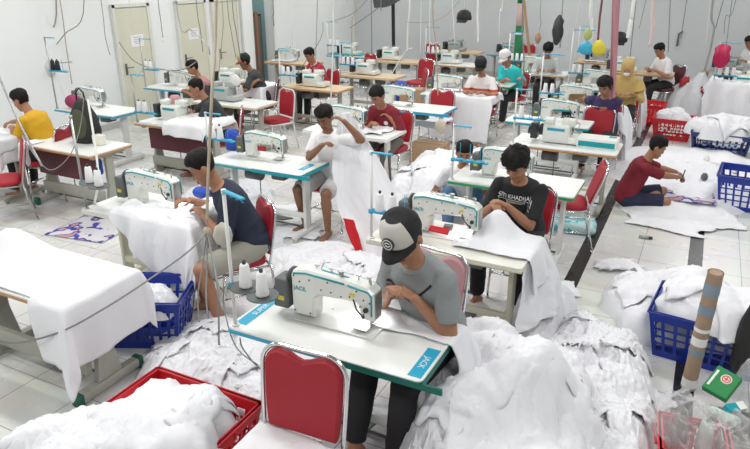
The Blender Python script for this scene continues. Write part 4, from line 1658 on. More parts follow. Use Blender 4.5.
# the white panel like sheet with bar
# ================================================================== heaps of fabric
HA = Heap(-.76, 3.02, .60, 1.15, .52, 11, rz=.15, rough=.095, flat=.6)
HB = Heap(-.35, 3.72, .44, 1.02, .24, 21, rz=.1, rough=.085)
HA.build('fabric_heap', WHITE_CLOTH, 'tall soft heap of white cloth right of the foreground table', n=150)
HB.build('fabric_heap', WHITE_CLOTH, 'lower rumpled heap of white cloth beside the black floor strip', n=140)
HC = Heap(-2.30, 1.98, .40, .36, .20, 31, rough=.06, base=.27, flat=.4)
HC.build('fabric_heap', WHITE_CLOTH, 'white cloth heaped inside the large red crate', n=110)
HD = Heap(-2.62, 1.72, .42, .40, .38, 33, rough=.07, flat=.5)
HD.build('fabric_heap', WHITE_CLOTH, 'white cloth heap spilling left of the large red crate', n=110)
HE = Heap(-2.62, 3.05, .78, .62, .14, 37, rough=.05)
HE.build('fabric_heap', WHITE_CLOTH, 'flat heap of white offcuts on the floor behind the red crate', n=130)
HF = Heap(-2.35, 4.55, .95, .62, .12, 41, rough=.05)
HF.build('fabric_heap', WHITE_CLOTH, 'low heap of white cloth on the floor behind the foreground machine', n=120)
HG = Heap(-2.55, 7.3, .72, 1.25, .42, 43, rough=.07)
HG.build('fabric_heap', WHITE_CLOTH, 'white cloth heap on the floor between the two middle rows', n=120)
HH = Heap(.40, 4.74, .44, .31, .20, 47, rough=.05, base=.32, flat=.4)
HH.build('fabric_heap', WHITE_CLOTH, 'white cloth filling the big blue crate by the cardboard tube', n=90)
HI = Heap(.12, 5.18, .60, .50, .34, 51, rough=.05)
HI.build('fabric_heap', WHITE_CLOTH, 'white cloth heap on the floor behind the big blue crate', n=90)
HJ = Heap(.15, 9.6, 1.15, 1.75, .16, 53, rz=-.1, rough=.03, flat=.8, fs=1.2)
HJ.build('fabric_heap', WHITE_CLOTH, 'broad white cloth spread over the floor beyond the man in maroon', n=120)
HK = Heap(.42, 11.15, .5, .36, .26, 57, rough=.06, base=.26, flat=.4)
HK.build('fabric_heap', WHITE_CLOTH, 'white cloth piled on the navy crate', n=70)
HL = Heap(-.32, 11.87, .30, .24, .18, 59, rough=.05, base=.28, flat=.5)
HL.build('fabric_heap', WHITE_CLOTH, 'white cloth in the lettered red crate', n=60)
HM_ = Heap(-3.50, 3.08, .28, .20, .12, 61, rough=.05, base=.28, flat=.5)
HM_.build('fabric_heap', WHITE_CLOTH, 'white cloth in the blue crate under the sheet covered table', n=70)
HN = Heap(-.10, 14.3, .60, .5, .60, 63, rough=.08, flat=.5)
HN.build('fabric_heap', GREY_CLOTH, 'tall greyish heap of garments by the back wall', n=80)
HO = Heap(-.86, 4.75, .22, .50, .26, 67, rough=.08)
HO.build('fabric_heap', WHITE_CLOTH, 'crumpled white cloth on the floor right of the man in black', n=90)
HP = Heap(-3.05, 4.85, .45, .42, .10, 71, rough=.04)
HP.build('fabric_heap', WHITE_CLOTH, 'crumpled white cloth below the turquoise edged table', n=80)
HQ = Heap(-5.0, 5.9, .55, .8, .10, 73, rough=.05)
HQ.build('fabric_heap', GREY_CLOTH, 'grey white cloth strewn on the floor between the wooden edged tables', n=90)


def scatter(hp, n, label, group, seed, w=(.22, .42), ex=.75, m=WHITE_CLOTH, wr=.018, off=.014, asp=1.3):
    r = random.Random(seed)
    for k in range(n):
        a = r.random() * 2 * PI
        q = math.sqrt(r.random()) * ex
        x = hp.cx + hp.rx * q * math.cos(a)
        y = hp.cy + hp.ry * q * math.sin(a)
        lying('fabric_piece', lambda X, Y: hp.base + hp.height(X, Y), x, y, r.uniform(*w), r.uniform(*w) * asp, r.random() * PI, m, label, seed + k, group=group, n=22, wr=wr, off=off)


scatter(HB, 36, 'loose white garment piece on the rumpled heap beside the black floor strip', 'loose pieces on the rumpled heap', 100, (.10, .24), .9, asp=2.2, wr=.014, off=.010)
scatter(HA, 16, 'wide white cloth piece on the tall heap right of the foreground table', 'loose pieces on the tall heap', 140, (.25, .5), .85, asp=1.8)
scatter(HE, 22, 'small white offcut on the flat heap behind the red crate', 'offcuts on the flat heap', 180, (.14, .30), .95, wr=.012, off=.008)
scatter(HD, 14, 'white cloth piece on the heap left of the red crate', 'pieces on the heap left of the red crate', 220, (.25, .45), .7)
scatter(HC, 7, 'white cloth piece on top of the red crate filling', 'pieces on the red crate', 250, (.25, .45), .6)
scatter(HF, 12, 'white cloth piece on the low heap behind the foreground machine', 'pieces on the low heap', 280, (.2, .4), .9, wr=.012)
scatter(HG, 9, 'white cloth piece on the heap between the middle rows', 'pieces between the middle rows', 310, (.35, .6), .8)
scatter(HI, 5, 'white cloth piece on the heap behind the big blue crate', 'pieces behind the big blue crate', 340, (.3, .5), .7)
scatter(HH, 4, 'white cloth piece in the big blue crate', 'pieces in the big blue crate', 350, (.3, .45), .5)
scatter(HK, 3, 'white cloth piece on the navy crate', 'pieces on the navy crate', 360, (.35, .5), .4)
FL = lambda x, y: .004
for (px, py, w, l, rz, lab, sd) in ((617, 268, .42, .20, .5, 'crumpled white scrap alone on the tiles beside the black strip', 1),
                                    (668, 225, .85, .45, -.1, 'white cloth spread on the tiles in front of the man sitting on the floor', 2),
                                    (715, 222, .50, .5, .3, 'white cloth on the tiles left of the far blue crate', 3),
                                    (300, 232, .5, .4, .2, 'white cloth on the floor under the turquoise edged table', 4),
                                    (262, 245, .45, .35, .9, 'white cloth on the floor behind the white thread stand', 5),
                                    (280, 210, .45, .30, .4, 'rolled white plastic bag by the leg of the turquoise edged table', 6),
                                    (560, 290, .3, .3, .4, 'white scrap on the black floor strip', 9)):
    p = G(px, py, 0)
    lying('fabric_piece', FL, p.x, p.y, w, l, rz, WHITE_CLOTH, lab, 400 + sd, off=.012 if sd != 1 else .03, wr=.02 if sd != 1 else .04, n=36)


# patterned paper and cushions
def patterned(name, c1, c2, c3, sc):
    m = mat(name, c1, .8)
    nt = m.node_tree
    v = nt.nodes.new('ShaderNodeTexVoronoi')
    v.inputs['Scale'].default_value = sc
    n = nt.nodes.new('ShaderNodeTexNoise')
    n.inputs['Scale'].default_value = sc * .8
    cr = nt.nodes.new('ShaderNodeValToRGB')
    cr.color_ramp.interpolation = 'CONSTANT'
    cr.color_ramp.elements[0].color = (*c1, 1)
    cr.color_ramp.elements[1].color = (*c2, 1)
    cr.color_ramp.elements[1].position = .55
    e = cr.color_ramp.elements.new(.64)
    e.color = (*c3, 1)
    tc = nt.nodes.new('ShaderNodeTexCoord')
    mx = nt.nodes.new('ShaderNodeMath')
    mx.operation = 'MULTIPLY_ADD'
    mx.inputs[1].default_value = .35
    nt.links.new(tc.outputs['Object'], v.inputs['Vector'])
    nt.links.new(tc.outputs['Object'], n.inputs['Vector'])
    nt.links.new(v.outputs['Distance'], mx.inputs[0])
    nt.links.new(n.outputs['Fac'], mx.inputs[2])
    nt.links.new(mx.outputs[0], cr.inputs['Fac'])
    nt.links.new(cr.outputs['Color'], nt.nodes['Principled BSDF'].inputs['Base Color'])
    return m


BATIK = patterned('pink_blue_print', (.50, .26, .26), (.05, .05, .35), (.62, .60, .62), 7)
BATIK2 = patterned('orange_floral_print', (.70, .62, .50), (.60, .12, .06), (.65, .55, .30), 14)
SEAFOAM = patterned('turquoise_print', (.55, .66, .64), (.05, .40, .48), (.42, .60, .60), 9)


def flat_piece(name, px, py, w, l, rz, m, label, cat, th=.006, h=.004, z=0.0):
    p = G(px, py, z)
    mb = MB()
    def P(a, b):
        u, v = (a - .5) * w, (b - .5) * l
        c, s = math.cos(rz), math.sin(rz)
        return Vector((u * c - v * s, u * s + v * c, th + .004 * (1 + N3(u * 5, v * 5, 3))))
    mb.grid(P, 14, 14)
    o = solid(name, mb, m, label, cat, loc=(p.x, p.y, z))
    so = o.modifiers.new('thickness', 'SOLIDIFY')
    so.thickness = .003
    return o


flat_piece('printed_cloth', 93, 229, .75, .62, .15, BATIK, 'pink and blue printed cloth on the floor left of the half buried machine', 'cloth')
flat_piece('printed_cloth', 686, 193, .62, .75, .1, BATIK, 'pink and blue patterned paper by the knee of the man sitting on the floor', 'cloth', z=.10)
flat_piece('printed_cloth', 712, 168, .5, .5, .4, BATIK, 'smaller pink patterned paper beyond the pen hand of the man on the floor', 'cloth', z=.14)


def cushion(px, py, h, w, l, t, rz, m, label):
    p = G(px, py, h)
    mb = MB()
    mb.rbox((0, 0, t / 2), (w, l, t), t * .45)
    for v in mb.bm.verts:
        k = 1 - (2 * v.co.x / w) ** 2 * .3
        v.co.z *= k
    return solid('cushion', mb, m, label, 'cushion', loc=(p.x, p.y, 0), rot=(0, 0, rz))


cushion(572, 222, .08, .52, .36, .13, .1, SEAFOAM, 'turquoise printed cushion on the floor under the empty chair beside the aisle')
c_ = cushion(445, 187, .32, .34, .30, .12, .5, BATIK2, 'orange floral printed cushion left of the green edged table')
c_.location.z = .30
# ================================================================== loose props
# taped cardboard tube leaning in front of the big blue crate
a, b = G(692, 380, .02), Vector((.30, 4.28, .92))
a = Vector((.26, 4.22, .02))
t = thing('cardboard_tube', a, 0, 'tall cardboard tube with grey blue and white tape bands leaning at the big blue crate', 'tube')
ax = RY(716, 272, 4.16) - a
L = ax.length
q = ax.normalized()
part('tube', 'ctube', lambda mb: (mb.cyl((0, 0, 0), q * L, .047, .047, 24, False), mb.cyl(q * .0, q * (L - .002), .040, .040, 24)), mat('kraft_paper', (.36, .25, .17), .8, var=.25, vscale=14), t)
for k, (s0, s1, mm) in enumerate(((.02, .10, TOPW), (.40, .47, TOPW), (.31, .37, mat('grey_blue_tape', (.22, .28, .34), .6)), (.52, .55, TOPW), (.66, .74, MATS['grey_blue_tape']), (.82, .92, MATS['grey_blue_tape']))):
    o = part('tape_band', 'tb%d' % k, lambda mb: mb.cyl(q * L * s0, q * L * s1, .0485, .0485, 24, False), mm, t)

# green box, lying open on the crate edge
def flatbox(name, px, py, h, s, rz, m, label, tilt=0.0, cat='box'):
    p = G(px, py, h)
    mb = MB()
    mb.rbox((0, 0, 0), s, .004)
    return solid(name, mb, m, label, cat, loc=p, rot=(tilt, .1, rz))


p = G(722, 384, .30)
t = thing('carton_box', p, -.5, 'green carton box with a red round emblem near the bottom right corner', 'box')
t.rotation_euler = (.55, .1, -.45)
part('box_body', 'gbox', lambda mb: mb.rbox((0, 0, 0), (.15, .18, .05), .004), mat('green_carton', (.005, .22, .05), .45), t)
part('round_emblem', 'gbe', lambda mb: (mb.cyl((0.01, .03, .025), (.01, .03, .0262), .032, n=24)), mat('pale_emblem', (.75, .65, .6), .5), t)
part('round_emblem', 'gbe2', lambda mb: [mb.tube([(.01 + .022 * math.cos(i * .3), .03 + .022 * math.sin(i * .3), .0265) for i in range(22)], .003, 5), mb.box((.01, .03, .027), (.006, .03, .001)), mb.box((.01, .03, .027), (.028, .006, .001))], REDP, t)
part('text_bar', 'gbt', lambda mb: (mb.box((-.055, .0, .0258), (.014, .12, .0008))), TOPW, t)
t2 = thing('carton_box', G(735, 408, .26), .3, 'small teal and white carton under the green carton box', 'box')
t2.rotation_euler = (.4, 0, .7)
part('box_body', 'tbox', lambda mb: mb.rbox((0, 0, 0), (.12, .05, .04), .003), TEAL, t2)
part('lid_band', 'tbox2', lambda mb: mb.rbox((.035, 0, .002), (.052, .052, .04), .003), TOPW, t2)
# cardboard box carrying cartons at the right edge
t3 = thing('cardboard_box', (.62, 3.62, 0), .1, 'open grey cardboard box in the bottom right corner full of cartons', 'box')
def obx(mb):
    for x in (-.2, .2):
        mb.box((x, 0, .11), (.008, .34, .22))
    for y in (-.17, .17):
        mb.box((0, y, .11), (.4, .008, .22))
    mb.box((0, 0, .006), (.4, .34, .012))
part('box_body', 'obx', obx, mat('grey_carton', (.42, .40, .37), .8), t3)
# spools in the little red crate
for px, py, h, m_, lab in ((680, 428, .20, CONET, 'brown thread cone in the small red crate in the bottom right corner'), (705, 436, .18, mat('mint_thread', (.50, .62, .54), .8), 'mint thread cone in the bottom right corner'),
                           (712, 402, .26, MATS['mint_thread'], 'mint thread cone lying beside the green carton box')):
    p = G(px, py, h)
    cone(Vector((p.x, p.y, h - .08)), m_, lab, None, 1.35)
p = G(725, 408, .2)
for o in list(COL.objects):
    if o.get('label', '').startswith('mint thread cone lying'):
        o.rotation_euler = (1.3, .2, .9)
# clear plastic bags
pb = Heap(pc_.x + .20, pc_.y - .02, .34, .36, .30, 81, rough=.11, flat=.6)
pb.build('plastic_bag', PLASTIC, 'clear plastic bag over thread cones in the bottom right corner', 'plastic bag', n=70)
pb = Heap(.75, 4.05, .24, .26, .36, 83, rough=.14, flat=.6, base=.1)
pb.build('plastic_bag', PLASTIC, 'clear crinkled plastic bag at the right edge beside the green carton', 'plastic bag', n=60)
# black bag hanging on the big crate
bb = MB()
bx_ = RY(745, 320, 4.42)
bb.loft([[Vector((bx_.x + .03 + w * .55 * math.cos(a * PI / 8), 4.42 + d * math.sin(a * PI / 8), z)) for a in range(16)] for z, w, d in ((.1, .04, .03), (.16, .11, .06), (.35, .12, .07), (.5, .10, .05), (.60, .05, .03), (.66, .03, .02))])
solid('cloth_bag', bb, BLACK, 'black bag hanging on the right side of the big blue crate', 'bag')
# plastic sheet bottom-left corner in front of the heap
ps = Heap(-2.75, 1.50, .62, .24, .36, 85, rough=.05, flat=.5)
ps.build('plastic_bag', mat('milky_plastic', (.70, .74, .74), .3, alpha=.75), 'milky plastic sheet lying over cloth in the bottom left corner', 'plastic bag', n=90)

# marker, tile things
p = G(645, 237, .02)
t = thing('marker_pen', (p.x, p.y, .018), .1, 'thick grey marker with black cap lying on the tiles', 'marker')
part('barrel', 'mkb', lambda mb: mb.cyl((-.06, 0, 0), (.035, 0, 0), .018, n=14), MACHG, t)
part('marker_cap', 'mkc', lambda mb: mb.cyl((.035, 0, 0), (.075, 0, 0), .0175, .015, n=14), DARK, t)
for px, py, m_, lab in ((704, 179, DGREY, 'dark grey tape roll on the patterned paper'), (706, 161, TOPW, 'small pale jar on the white floor cloth beyond the patterned paper')):
    p = G(px, py, .14)
    o = MB()
    o.lathe([(0, 0), (.04, 0), (.042, .01), (.042, .05), (.03, .06), (.028, .075), (0, .075)], n=16)
    solid('jar' if 'jar' in lab else 'tape_roll', o, m_, lab, 'jar' if 'jar' in lab else 'tape roll', loc=(p.x, p.y, .14))
# red pen-like scissors on the foreground table
p = G(324, 312, TT)
t = thing('thread_snips', (p.x, p.y, TT + .006), .9, 'small thread snips with red grips beside the foreground machine', 'snips')
part('blades', 'snb', lambda mb: (mb.box((.035, .003, 0), (.05, .006, .003)), mb.box((.035, -.003, .002), (.05, .006, .003))), STEEL, t)
part('grip', 'sng', lambda mb: (mb.tube([(.01, .006, 0), (-.03, .014, 0), (-.06, .004, 0)], .004, 6), mb.tube([(.01, -.006, 0), (-.03, -.014, 0), (-.06, -.004, 0)], .004, 6)), REDP, t)
# red parallelogram + black case on the cream table
p = G(458, 222, TT)
o = MB()
o.rbox((0, 0, .012), (.16, .05, .022), .004)
solid('plastic_case', o, REDP, 'red flat case leaning at the machine behind the cap', 'case', loc=(p.x - .02, 4.26, TT + .05), rot=(.5, 0, -.05))
o = MB()
o.rbox((0, 0, .02), (.07, .07, .04), .006)
p = G(448, 230, TT)
solid('plastic_case', o, DGREY, 'small dark grey box on the cream table behind the cap', 'case', loc=(p.x, p.y, TT + .001), rot=(0, 0, .2))
p = G(300, 157, TT)
o = MB()
o.rbox((0, 0, .0), (.10, .02, .05), .004)
solid('fabric_patch', o, RED, 'small red patch on the machine of the man in the white tee', 'patch', loc=(-4.06, 5.405, TT + .13))
# teal edged carton box on brown table
p = G(602, 137, TT + .06)
t = thing('carton_box', (-.95, 7.62, TT), .0, 'white and teal carton box on the right end of the brown edged table', 'box')
part('box_body', 'cbb', lambda mb: mb.rbox((0, 0, .055), (.44, .26, .11), .006), TOPW, t)
part('printed_band', 'cbl', lambda mb: (mb.box((0, -.131, .05), (.40, .003, .06)), mb.box((.15, .06, .1105), (.08, .08, .002))), TEAL, t)
# floor boxes
def carton(x, y, z, s, rz, m, label, cat='box', name='cardboard_box'):
    t = thing(name, (x, y, z), rz, label, cat)
    part('box_body', 'cb%.2f%.2f%.2f' % s, lambda mb: mb.rbox((0, 0, s[2] / 2), s, .006), m, t)
    part('top_flap', 'cf%.2f%.2f%.2f' % s, lambda mb: mb.box((0, 0, s[2] + .002), (s[0] * .98, .05, .003)), mat('packing_tape', (.5, .36, .2), .4), t)
    return t


carton(-3.42, 8.62, 0, (.50, .35, .30), .0, CARD, 'brown cardboard box on the floor under the blue edged table')
carton(-4.75, 11.0, .35, (.40, .3, .28), .2, CARD, 'brown cardboard box beside the oval backed red chair')
carton(-1.70, 10.25, TT, (.30, .22, .16), .0, CARD, 'small brown box left of the woman in dark purple')
t = thing('shopping_bag', (-5.75, 12.85, 0), .1, 'blue carrier bag with pale print under the plywood table', 'bag')
def sbag(mb):
    mb.loft([[Vector((w * math.copysign(abs(math.cos(a * PI / 10)) ** .4, math.cos(a * PI / 10)), d * math.copysign(abs(math.sin(a * PI / 10)) ** .4, math.sin(a * PI / 10)) + .01 * N3(a, z * 9), z)) for a in range(20)] for z, w, d in ((0, .28, .13), (.02, .30, .15), (.2, .31, .16), (.38, .30, .12), (.42, .29, .08))])
part('bag_body', 'sbag', sbag, mat('blue_bag', (.01, .06, .42), .5), t)
part('printed_lines', 'sbagp', lambda mb: [mb.box((-.05 + .03 * k, -.165, .14 + .07 * k), (.26, .003, .02), Matrix.Rotation(.3, 3, 'Y')) for k in range(3)], TOPW, t)
t = thing('shopping_bag', (-4.62, 5.62, TT), .0, 'small blue bag standing behind the turquoise edged machine', 'bag')
part('bag_body', 'sbag3', lambda mb: mb.loft([[Vector((w * math.cos(a * PI / 6), .6 * w * math.sin(a * PI / 6), z)) for a in range(12)] for z, w in ((0, .09), (.1, .10), (.2, .085), (.24, .04))]), MATS['blue_bag'], t)
# bottle/cans on the overlock table
for k, (dx, m_, lab) in enumerate(((.0, RED, 'dark red pouch behind the cones of the overlock table'), )):
    o = MB()
    o.loft([[Vector((w * math.cos(a * PI / 8), .05 * math.sin(a * PI / 8), z)) for a in range(16)] for z, w in ((0, .10), (.1, .13), (.25, .12), (.33, .05))])
    solid('pouch', o, PINKV, lab, 'pouch', loc=(-6.30, 6.55, TT), rot=(0, 0, .2))
# maroon ball-like bag by the yellow man
o = MB()
o.ball((0, 0, .10), (.13, .11, .10), 18, 12)
p = G(66, 118, .86)
solid('fabric_bundle', o, mat('magenta_cloth', (.30, .03, .10), .7), 'round magenta bundle right of the man in yellow', 'bundle', loc=(-8.2, 6.46, TT + .001))
# dark backpack hanging in front of the wooden edged table
p0 = G(85, 126, .95)
t = thing('backpack', (p0.x, p0.y, .72), .2, 'black and olive bag hanging from the thread stand in front of the wooden edged table', 'bag')
def bp(mb):
    mb.loft([[Vector((w * math.cos(a * PI / 9), d * math.sin(a * PI / 9), z)) for a in range(18)] for z, w, d in ((0, .06, .04), (.04, .15, .09), (.16, .17, .10), (.30, .14, .09), (.42, .07, .05), (.46, .03, .03))])
t.scale = (1.2, 1.2, 1.2)
part('bag_body', 'bpk', bp, BLACK, t)
part('front_pocket', 'bpk2', lambda mb: mb.ball((0, -.075, .22), (.09, .04, .15), 14, 10), mat('olive_cloth', (.07, .08, .04), .8), t)
part('strap', 'bpk3', lambda mb: (mb.tube([(-.05, 0, .42), (-.04, 0, .52), (0, 0, .56), (.04, 0, .52), (.05, 0, .42)], .008, 6)), BLACK, t)
# blue plastic stool part under that table
o = MB()
o.rbox((0, 0, 0), (.22, .2, .2), .03)
solid('plastic_tub', o, MATS['blue_bag'], 'blue tub under the wooden edged table behind the bag', 'tub', loc=(-6.25, 5.0, .50))
# burgundy bins standing under tables
# turquoise printed carton under the far table + white box on table
o = MB()
o.rbox((0, 0, .06), (.12, .10, .12), .01)
solid('small_box', o, TOPC, 'small cream box on the wooden edged table beside the dark bag', 'box', loc=(-6.15, 5.1, TT))

# ------------------------------------------------------------------ things that hang from above
def line(name, pts, r, m, label, cat, group=None, n=6, seg=6):
    mb = MB()
    mb.tube(smoothpath(pts, seg), r, n)
    return solid(name, mb, m, label, cat, group)


def up(px, py, Y, z=None):
    p = RY(px, py, Y)
    return p


CZ = ZC - .02
def vert(px0, py0, px1, py1, Y0, Y1=None):
    """two points of a line, continued up to the ceiling"""
    a = RY(px0, py0, Y0)
    b = RY(px1, py1, Y1 if Y1 is not None else Y0)
    d = (a - b)
    if d.z > .05:
        k = (CZ - a.z) / d.z
        if 0 < k < 8:
            return [a + d * k, a, b]
    return [Vector((a.x, a.y, CZ)), a, b]


R_ = .008
line('hanging_rope', [Vector((-2.75, 3.6, CZ))] + [RY(216, 0, 3.6), RY(212, 90, 3.45), RY(208, 180, 3.35), RY(207, 222, 3.3)], .011, ROPE, 'long tan rope hanging in front of the man in navy', 'rope')
o = MB()
pk = RY(207, 232, 3.3)
o.ball((0, 0, 0), (.035, .03, .04), 12, 8)
o.tube([(0, 0, -.02), (.03, .0, -.06), (-.02, 0, -.08), (.01, .01, -.12)], .014, 8)
solid('rope_knot', o, ROPE, 'knot of rope and white tape in front of the man in navy', 'knot', loc=pk)
for k, (dx, e) in enumerate(((-4, (199, 322)), (0, (208, 318)), (6, (219, 345)))):
    line('power_cord', [pk, RY(207 + dx, 262, 3.2), RY(206 + dx * 2, 295, 3.05), RY(e[0], e[1], 2.95)], .006, CORD, ['left', 'middle', 'right'][k] + ' one of three grey cords dropping from the rope knot', 'cord')
line('power_cord', [RY(-15, 338, 2.1), RY(15, 343, 2.1), RY(60, 332, 2.15), RY(110, 305, 2.25), RY(160, 272, 2.7), RY(190, 250, 3.0), pk], .0065, CORD, 'long grey cord sweeping across the bottom left sheet to the rope knot', 'cord', seg=8)
line('power_cord', [RY(240, 338, 2.40), Vector((-2.1, 2.5, .62)), Vector((-1.98, 2.52, .50)), Vector((-1.85, 2.62, .5))], .004, CORD, 'thin dark cord looping under the left edge of the foreground table', 'cord')
line('power_cord', [pk + Vector((0, 0, 0)), RY(222, 300, 2.75), RY(235, 345, 2.6), RY(258, 365, 2.55)], .004, CORD, 'thin cord hanging left of the foreground table', 'cord')
line('hanging_pole', [RY(-2, 74, 4.2), RY(18, 120, 4.2), RY(42, 166, 4.15)], .012, STEEL, 'slanted metal rod at the left edge in front of the man in yellow', 'rod')
line('power_cord', [RY(24, 138, 4.15), RY(38, 160, 4.0), RY(52, 170, 4.0), RY(70, 155, 4.1), RY(80, 128, 4.3), RY(84, 98, 4.4)], .005, CORD, 'grey hose looping from the metal rod to the bag stand', 'cord')
line('thread_pole', [Vector((-4.53, 3.6, TT)), RY(98, 170, 3.75), RY(88, 100, 4.05)], .011, LEGW, 'white leaning pole rising from the half buried machine to the dark bag', 'pole')
# left wall machine rig
for k, (pts, r, m_, lab) in enumerate((
    ([(56, 0), (46, 40), (40, 68)], .012, STEEL, 'slanted grey rod above the tall stand of the left wall'),
    ([(84, 0), (64, 35), (42, 60)], .007, CORD, 'grey cord crossing the rods on the left wall'),
    ([(60, 0), (66, 45), (72, 84)], .009, ROPE, 'rope hanging right of the tall stand on the left wall'),
    ([(101, 0), (105, 35), (110, 55)], .006, CORD, 'thin cord hanging left of the first cream door'),
    ([(129, 0), (131, 18), (133, 36)], .006, WIREW, 'pair of white cords in front of the first cream door'),
    ([(158, 0), (160, 15), (163, 38)], .007, CORD, 'grey cord with a switch between the first two doors'),
    ([(178, 16), (192, 30), (207, 45), (210, 55)], .010, STEEL, 'slanted metal arm in front of the middle door'),
    ([(196, 0), (200, 28), (203, 52)], .007, CORD, 'grey cord left of the third door'),
    ([(232, 0), (236, 30), (240, 55)], .007, CORD, 'grey cord right of the third door'),
    ([(222, 0), (222, 40), (214, 115)], .007, ROPE, 'second tan rope close to the long rope'),
    ([(227, 0), (231, 30), (236, 58)], .006, CORD, 'dark cord in front of the third door'),
)):
    Y = 7.2 if k < 4 else 8.6
    P0 = [RY(x, y, Y) for x, y in pts]
    line('power_cord' if m_ is not STEEL else 'metal_rod', [P0[0] + Vector((0, 0, max(.1, CZ - P0[0].z)))] + P0, r, m_, lab, 'cord' if m_ is not STEEL else 'rod')
o = MB()
o.rbox((0, 0, 0), (.03, .05, .07), .008)
solid('cord_switch', o, TOPW, 'small white switch at the end of the cord between the first two doors', 'switch', loc=RY(163, 40, 8.6))
# cords / tubes in the back half
back = [
    ((270, 0), (333, 0), (333, 45), (330, 120), 9.2, .012, LEGW, 'white vertical pole left of the man in maroon'),
    (None, (433, 0), (436, 45), (438, 95), 8.7, .010, ROPE, 'yellowish rope hanging above the blue edged table'),
    (None, (523, 0), (524, 60), (522, 90), 8.2, .008, CORD, 'thin grey rod rising right of the person in teal'),
    (None, (410, 0), (408, 25), (407, 52), 13.5, .022, LEGW, 'white cable trunk hanging in the back centre left'),
    (None, (478, 0), (478, 28), (478, 42), 13.5, .022, LEGW, 'white cable trunk hanging in the back centre'),
    (None, (592, 0), (592, 20), (592, 40), 12.0, .035, TOPW, 'wide white cloth wrapped cable above the blue bag'),
    (None, (634, 0), (631, 20), (628, 38), 10.4, .030, TOPW, 'white cloth strip hanging beside the pink strip'),
    (None, (654, 0), (653, 25), (650, 46), 12.6, .035, mat('pale_pink_cloth', (.72, .58, .56), .9), 'pale pink cloth wrapped cable near the man in the white shirt'),
    (None, (713, 0), (714, 30), (705, 70), 12.4, .018, STEEL, 'tangled metal conduit above the right edge table'),
    (None, (736, 0), (726, 16), (724, 34), 12.4, .006, CORD, 'thin cord right of the metal conduit'),
    (None, (503, 0), (500, 10), (499, 40), 13.5, .008, WIREW, 'white cord in front of the grey back wall'),
    (None, (602, 0), (600, 15), (598, 40), 12.2, .02, mat('maroon_cloth_strip', (.25, .08, .10), .9), 'dark red wrapped cable beside the white wrapped cable'),
    (None, (563, 0), (562, 25), (560, 48), 13.0, .012, STEEL, 'grey cable trunk above the far person with dark hair'),
    (None, (541, 0), (541, 22), (538, 34), 13.0, .006, CORD, 'thin cord with a brown plug above the far person with dark hair'),
    (None, (290, 0), (292, 15), (293, 52), 12.2, .008, WIREW, 'thin white pole against the left back wall'),
    (None, (273, 2), (273, 15), (274, 26), 12.9, .012, CORD, 'looped black cable beside the open doorway'),
    (None, (356, 0), (352, 20), (352, 60), 12.9, .010, ROPE, 'rope hanging over the far overlock machines'),
    (None, (381, 0), (378, 8), (350, 28), 13.2, .010, CORD, 'slanted dark arm below the grey hanging cloth'),
]
for e in back:
    pts = [RY(x, y, e[4]) for x, y in e[1:4]]
    top = Vector((pts[0].x, pts[0].y, CZ))
    line('hanging_cable', [top] + pts, e[5], e[6], e[7], 'cable')
line('black_pole', [RY(394, 78, 15.6), RY(393, 0, 15.6), RY(392.5, -90, 15.6)], .045, BLACK, 'black vertical pole standing near the back wall', 'pole', n=10)
line('power_cord', [RY(367, 0, 13.6), RY(352, 14, 13.6), RY(330, 22, 13.6), RY(420, 22, 13.6)][:3], .008, CORD, 'grey cord sagging across the back wall', 'cord')
line('power_cord', [RY(460, 0, 13.4), RY(446, 15, 13.4), RY(430, 22, 13.4), RY(405, 22, 13.4)], .008, ROPE, 'tan cord sagging left of the hanging black cap', 'cord')
line('power_cord', [RY(119, 42, 7.6), RY(133, 60, 7.6), RY(152, 68, 7.6), RY(180, 70, 7.6), RY(196, 62, 7.9)], .008, CORD, 'grey hose looping between the door side stands', 'cord')
line('metal_rod', [RY(136, 78, 6.9), RY(150, 68, 7.2), RY(195, 76, 7.3)], .010, STEEL, 'horizontal metal arm above the overlock table', 'rod')
line('metal_rod', [RY(28, 80, 6.9), RY(38, 66, 7.0), RY(72, 62, 7.0)], .009, STEEL, 'bent metal arm on the tall stand of the left wall', 'rod')
line('metal_rod', [RY(296, 75, 10.4), RY(320, 40, 10.6), RY(323, 22, 10.8)], .008, CORD, 'slanted dark rod behind the red and white jersey', 'rod')
line('metal_rod', [RY(380, 95, 11.0), RY(403, 55, 11.3), RY(412, 48, 11.3)], .010, LEGW, 'white slanted arm over the plywood table', 'rod')
# grey hanging cloth by the black pole
curtain('hanging_cloth', [RY(372, -8, 15.2), RY(374, 8, 15.2)], [RY(410, -14, 15.2), RY(404, -2, 15.2)], mat('dark_grey_cloth', (.10, .10, .11), .8), 'dark grey cloth sling hanging at the black pole', folds=1, amp=.03, nu=14, nv=10, sag=.15)
# green / white / red rolled banner
t = thing('rolled_banner', RY(519, 42, 14.6), 0, 'rolled banner in green white and red standing against the back wall', 'banner')
p1, p2 = RY(519, 42, 14.6), RY(522, -10, 14.6)
d_ = p2 - p1
part('green_section', 'bn1', lambda mb: mb.cyl((0, 0, -RY(519, 42, 14.6).z), d_ * .32, .10, .09, 12), mat('banner_green', (.0, .16, .05), .6), t)
part('pale_section', 'bn2', lambda mb: mb.cyl(d_ * .32, d_ * .75, .09, .085, 12), mat('banner_pale', (.62, .45, .42), .7), t)
part('dark_section', 'bn3', lambda mb: mb.cyl(d_ * .75, d_ * 1.25, .085, .08, 12), MATS['banner_green'], t)
part('tie_band', 'bn4', lambda mb: mb.cyl(d_ * .15, d_ * .19, .105, .105, 12), TOPW, t)
line('metal_rod', [RY(530, 62, 14.4), RY(527, 30, 14.4), RY(524, 0, 14.4)], .03, CARD, 'brown wooden batten leaning right of the rolled banner', 'batten')
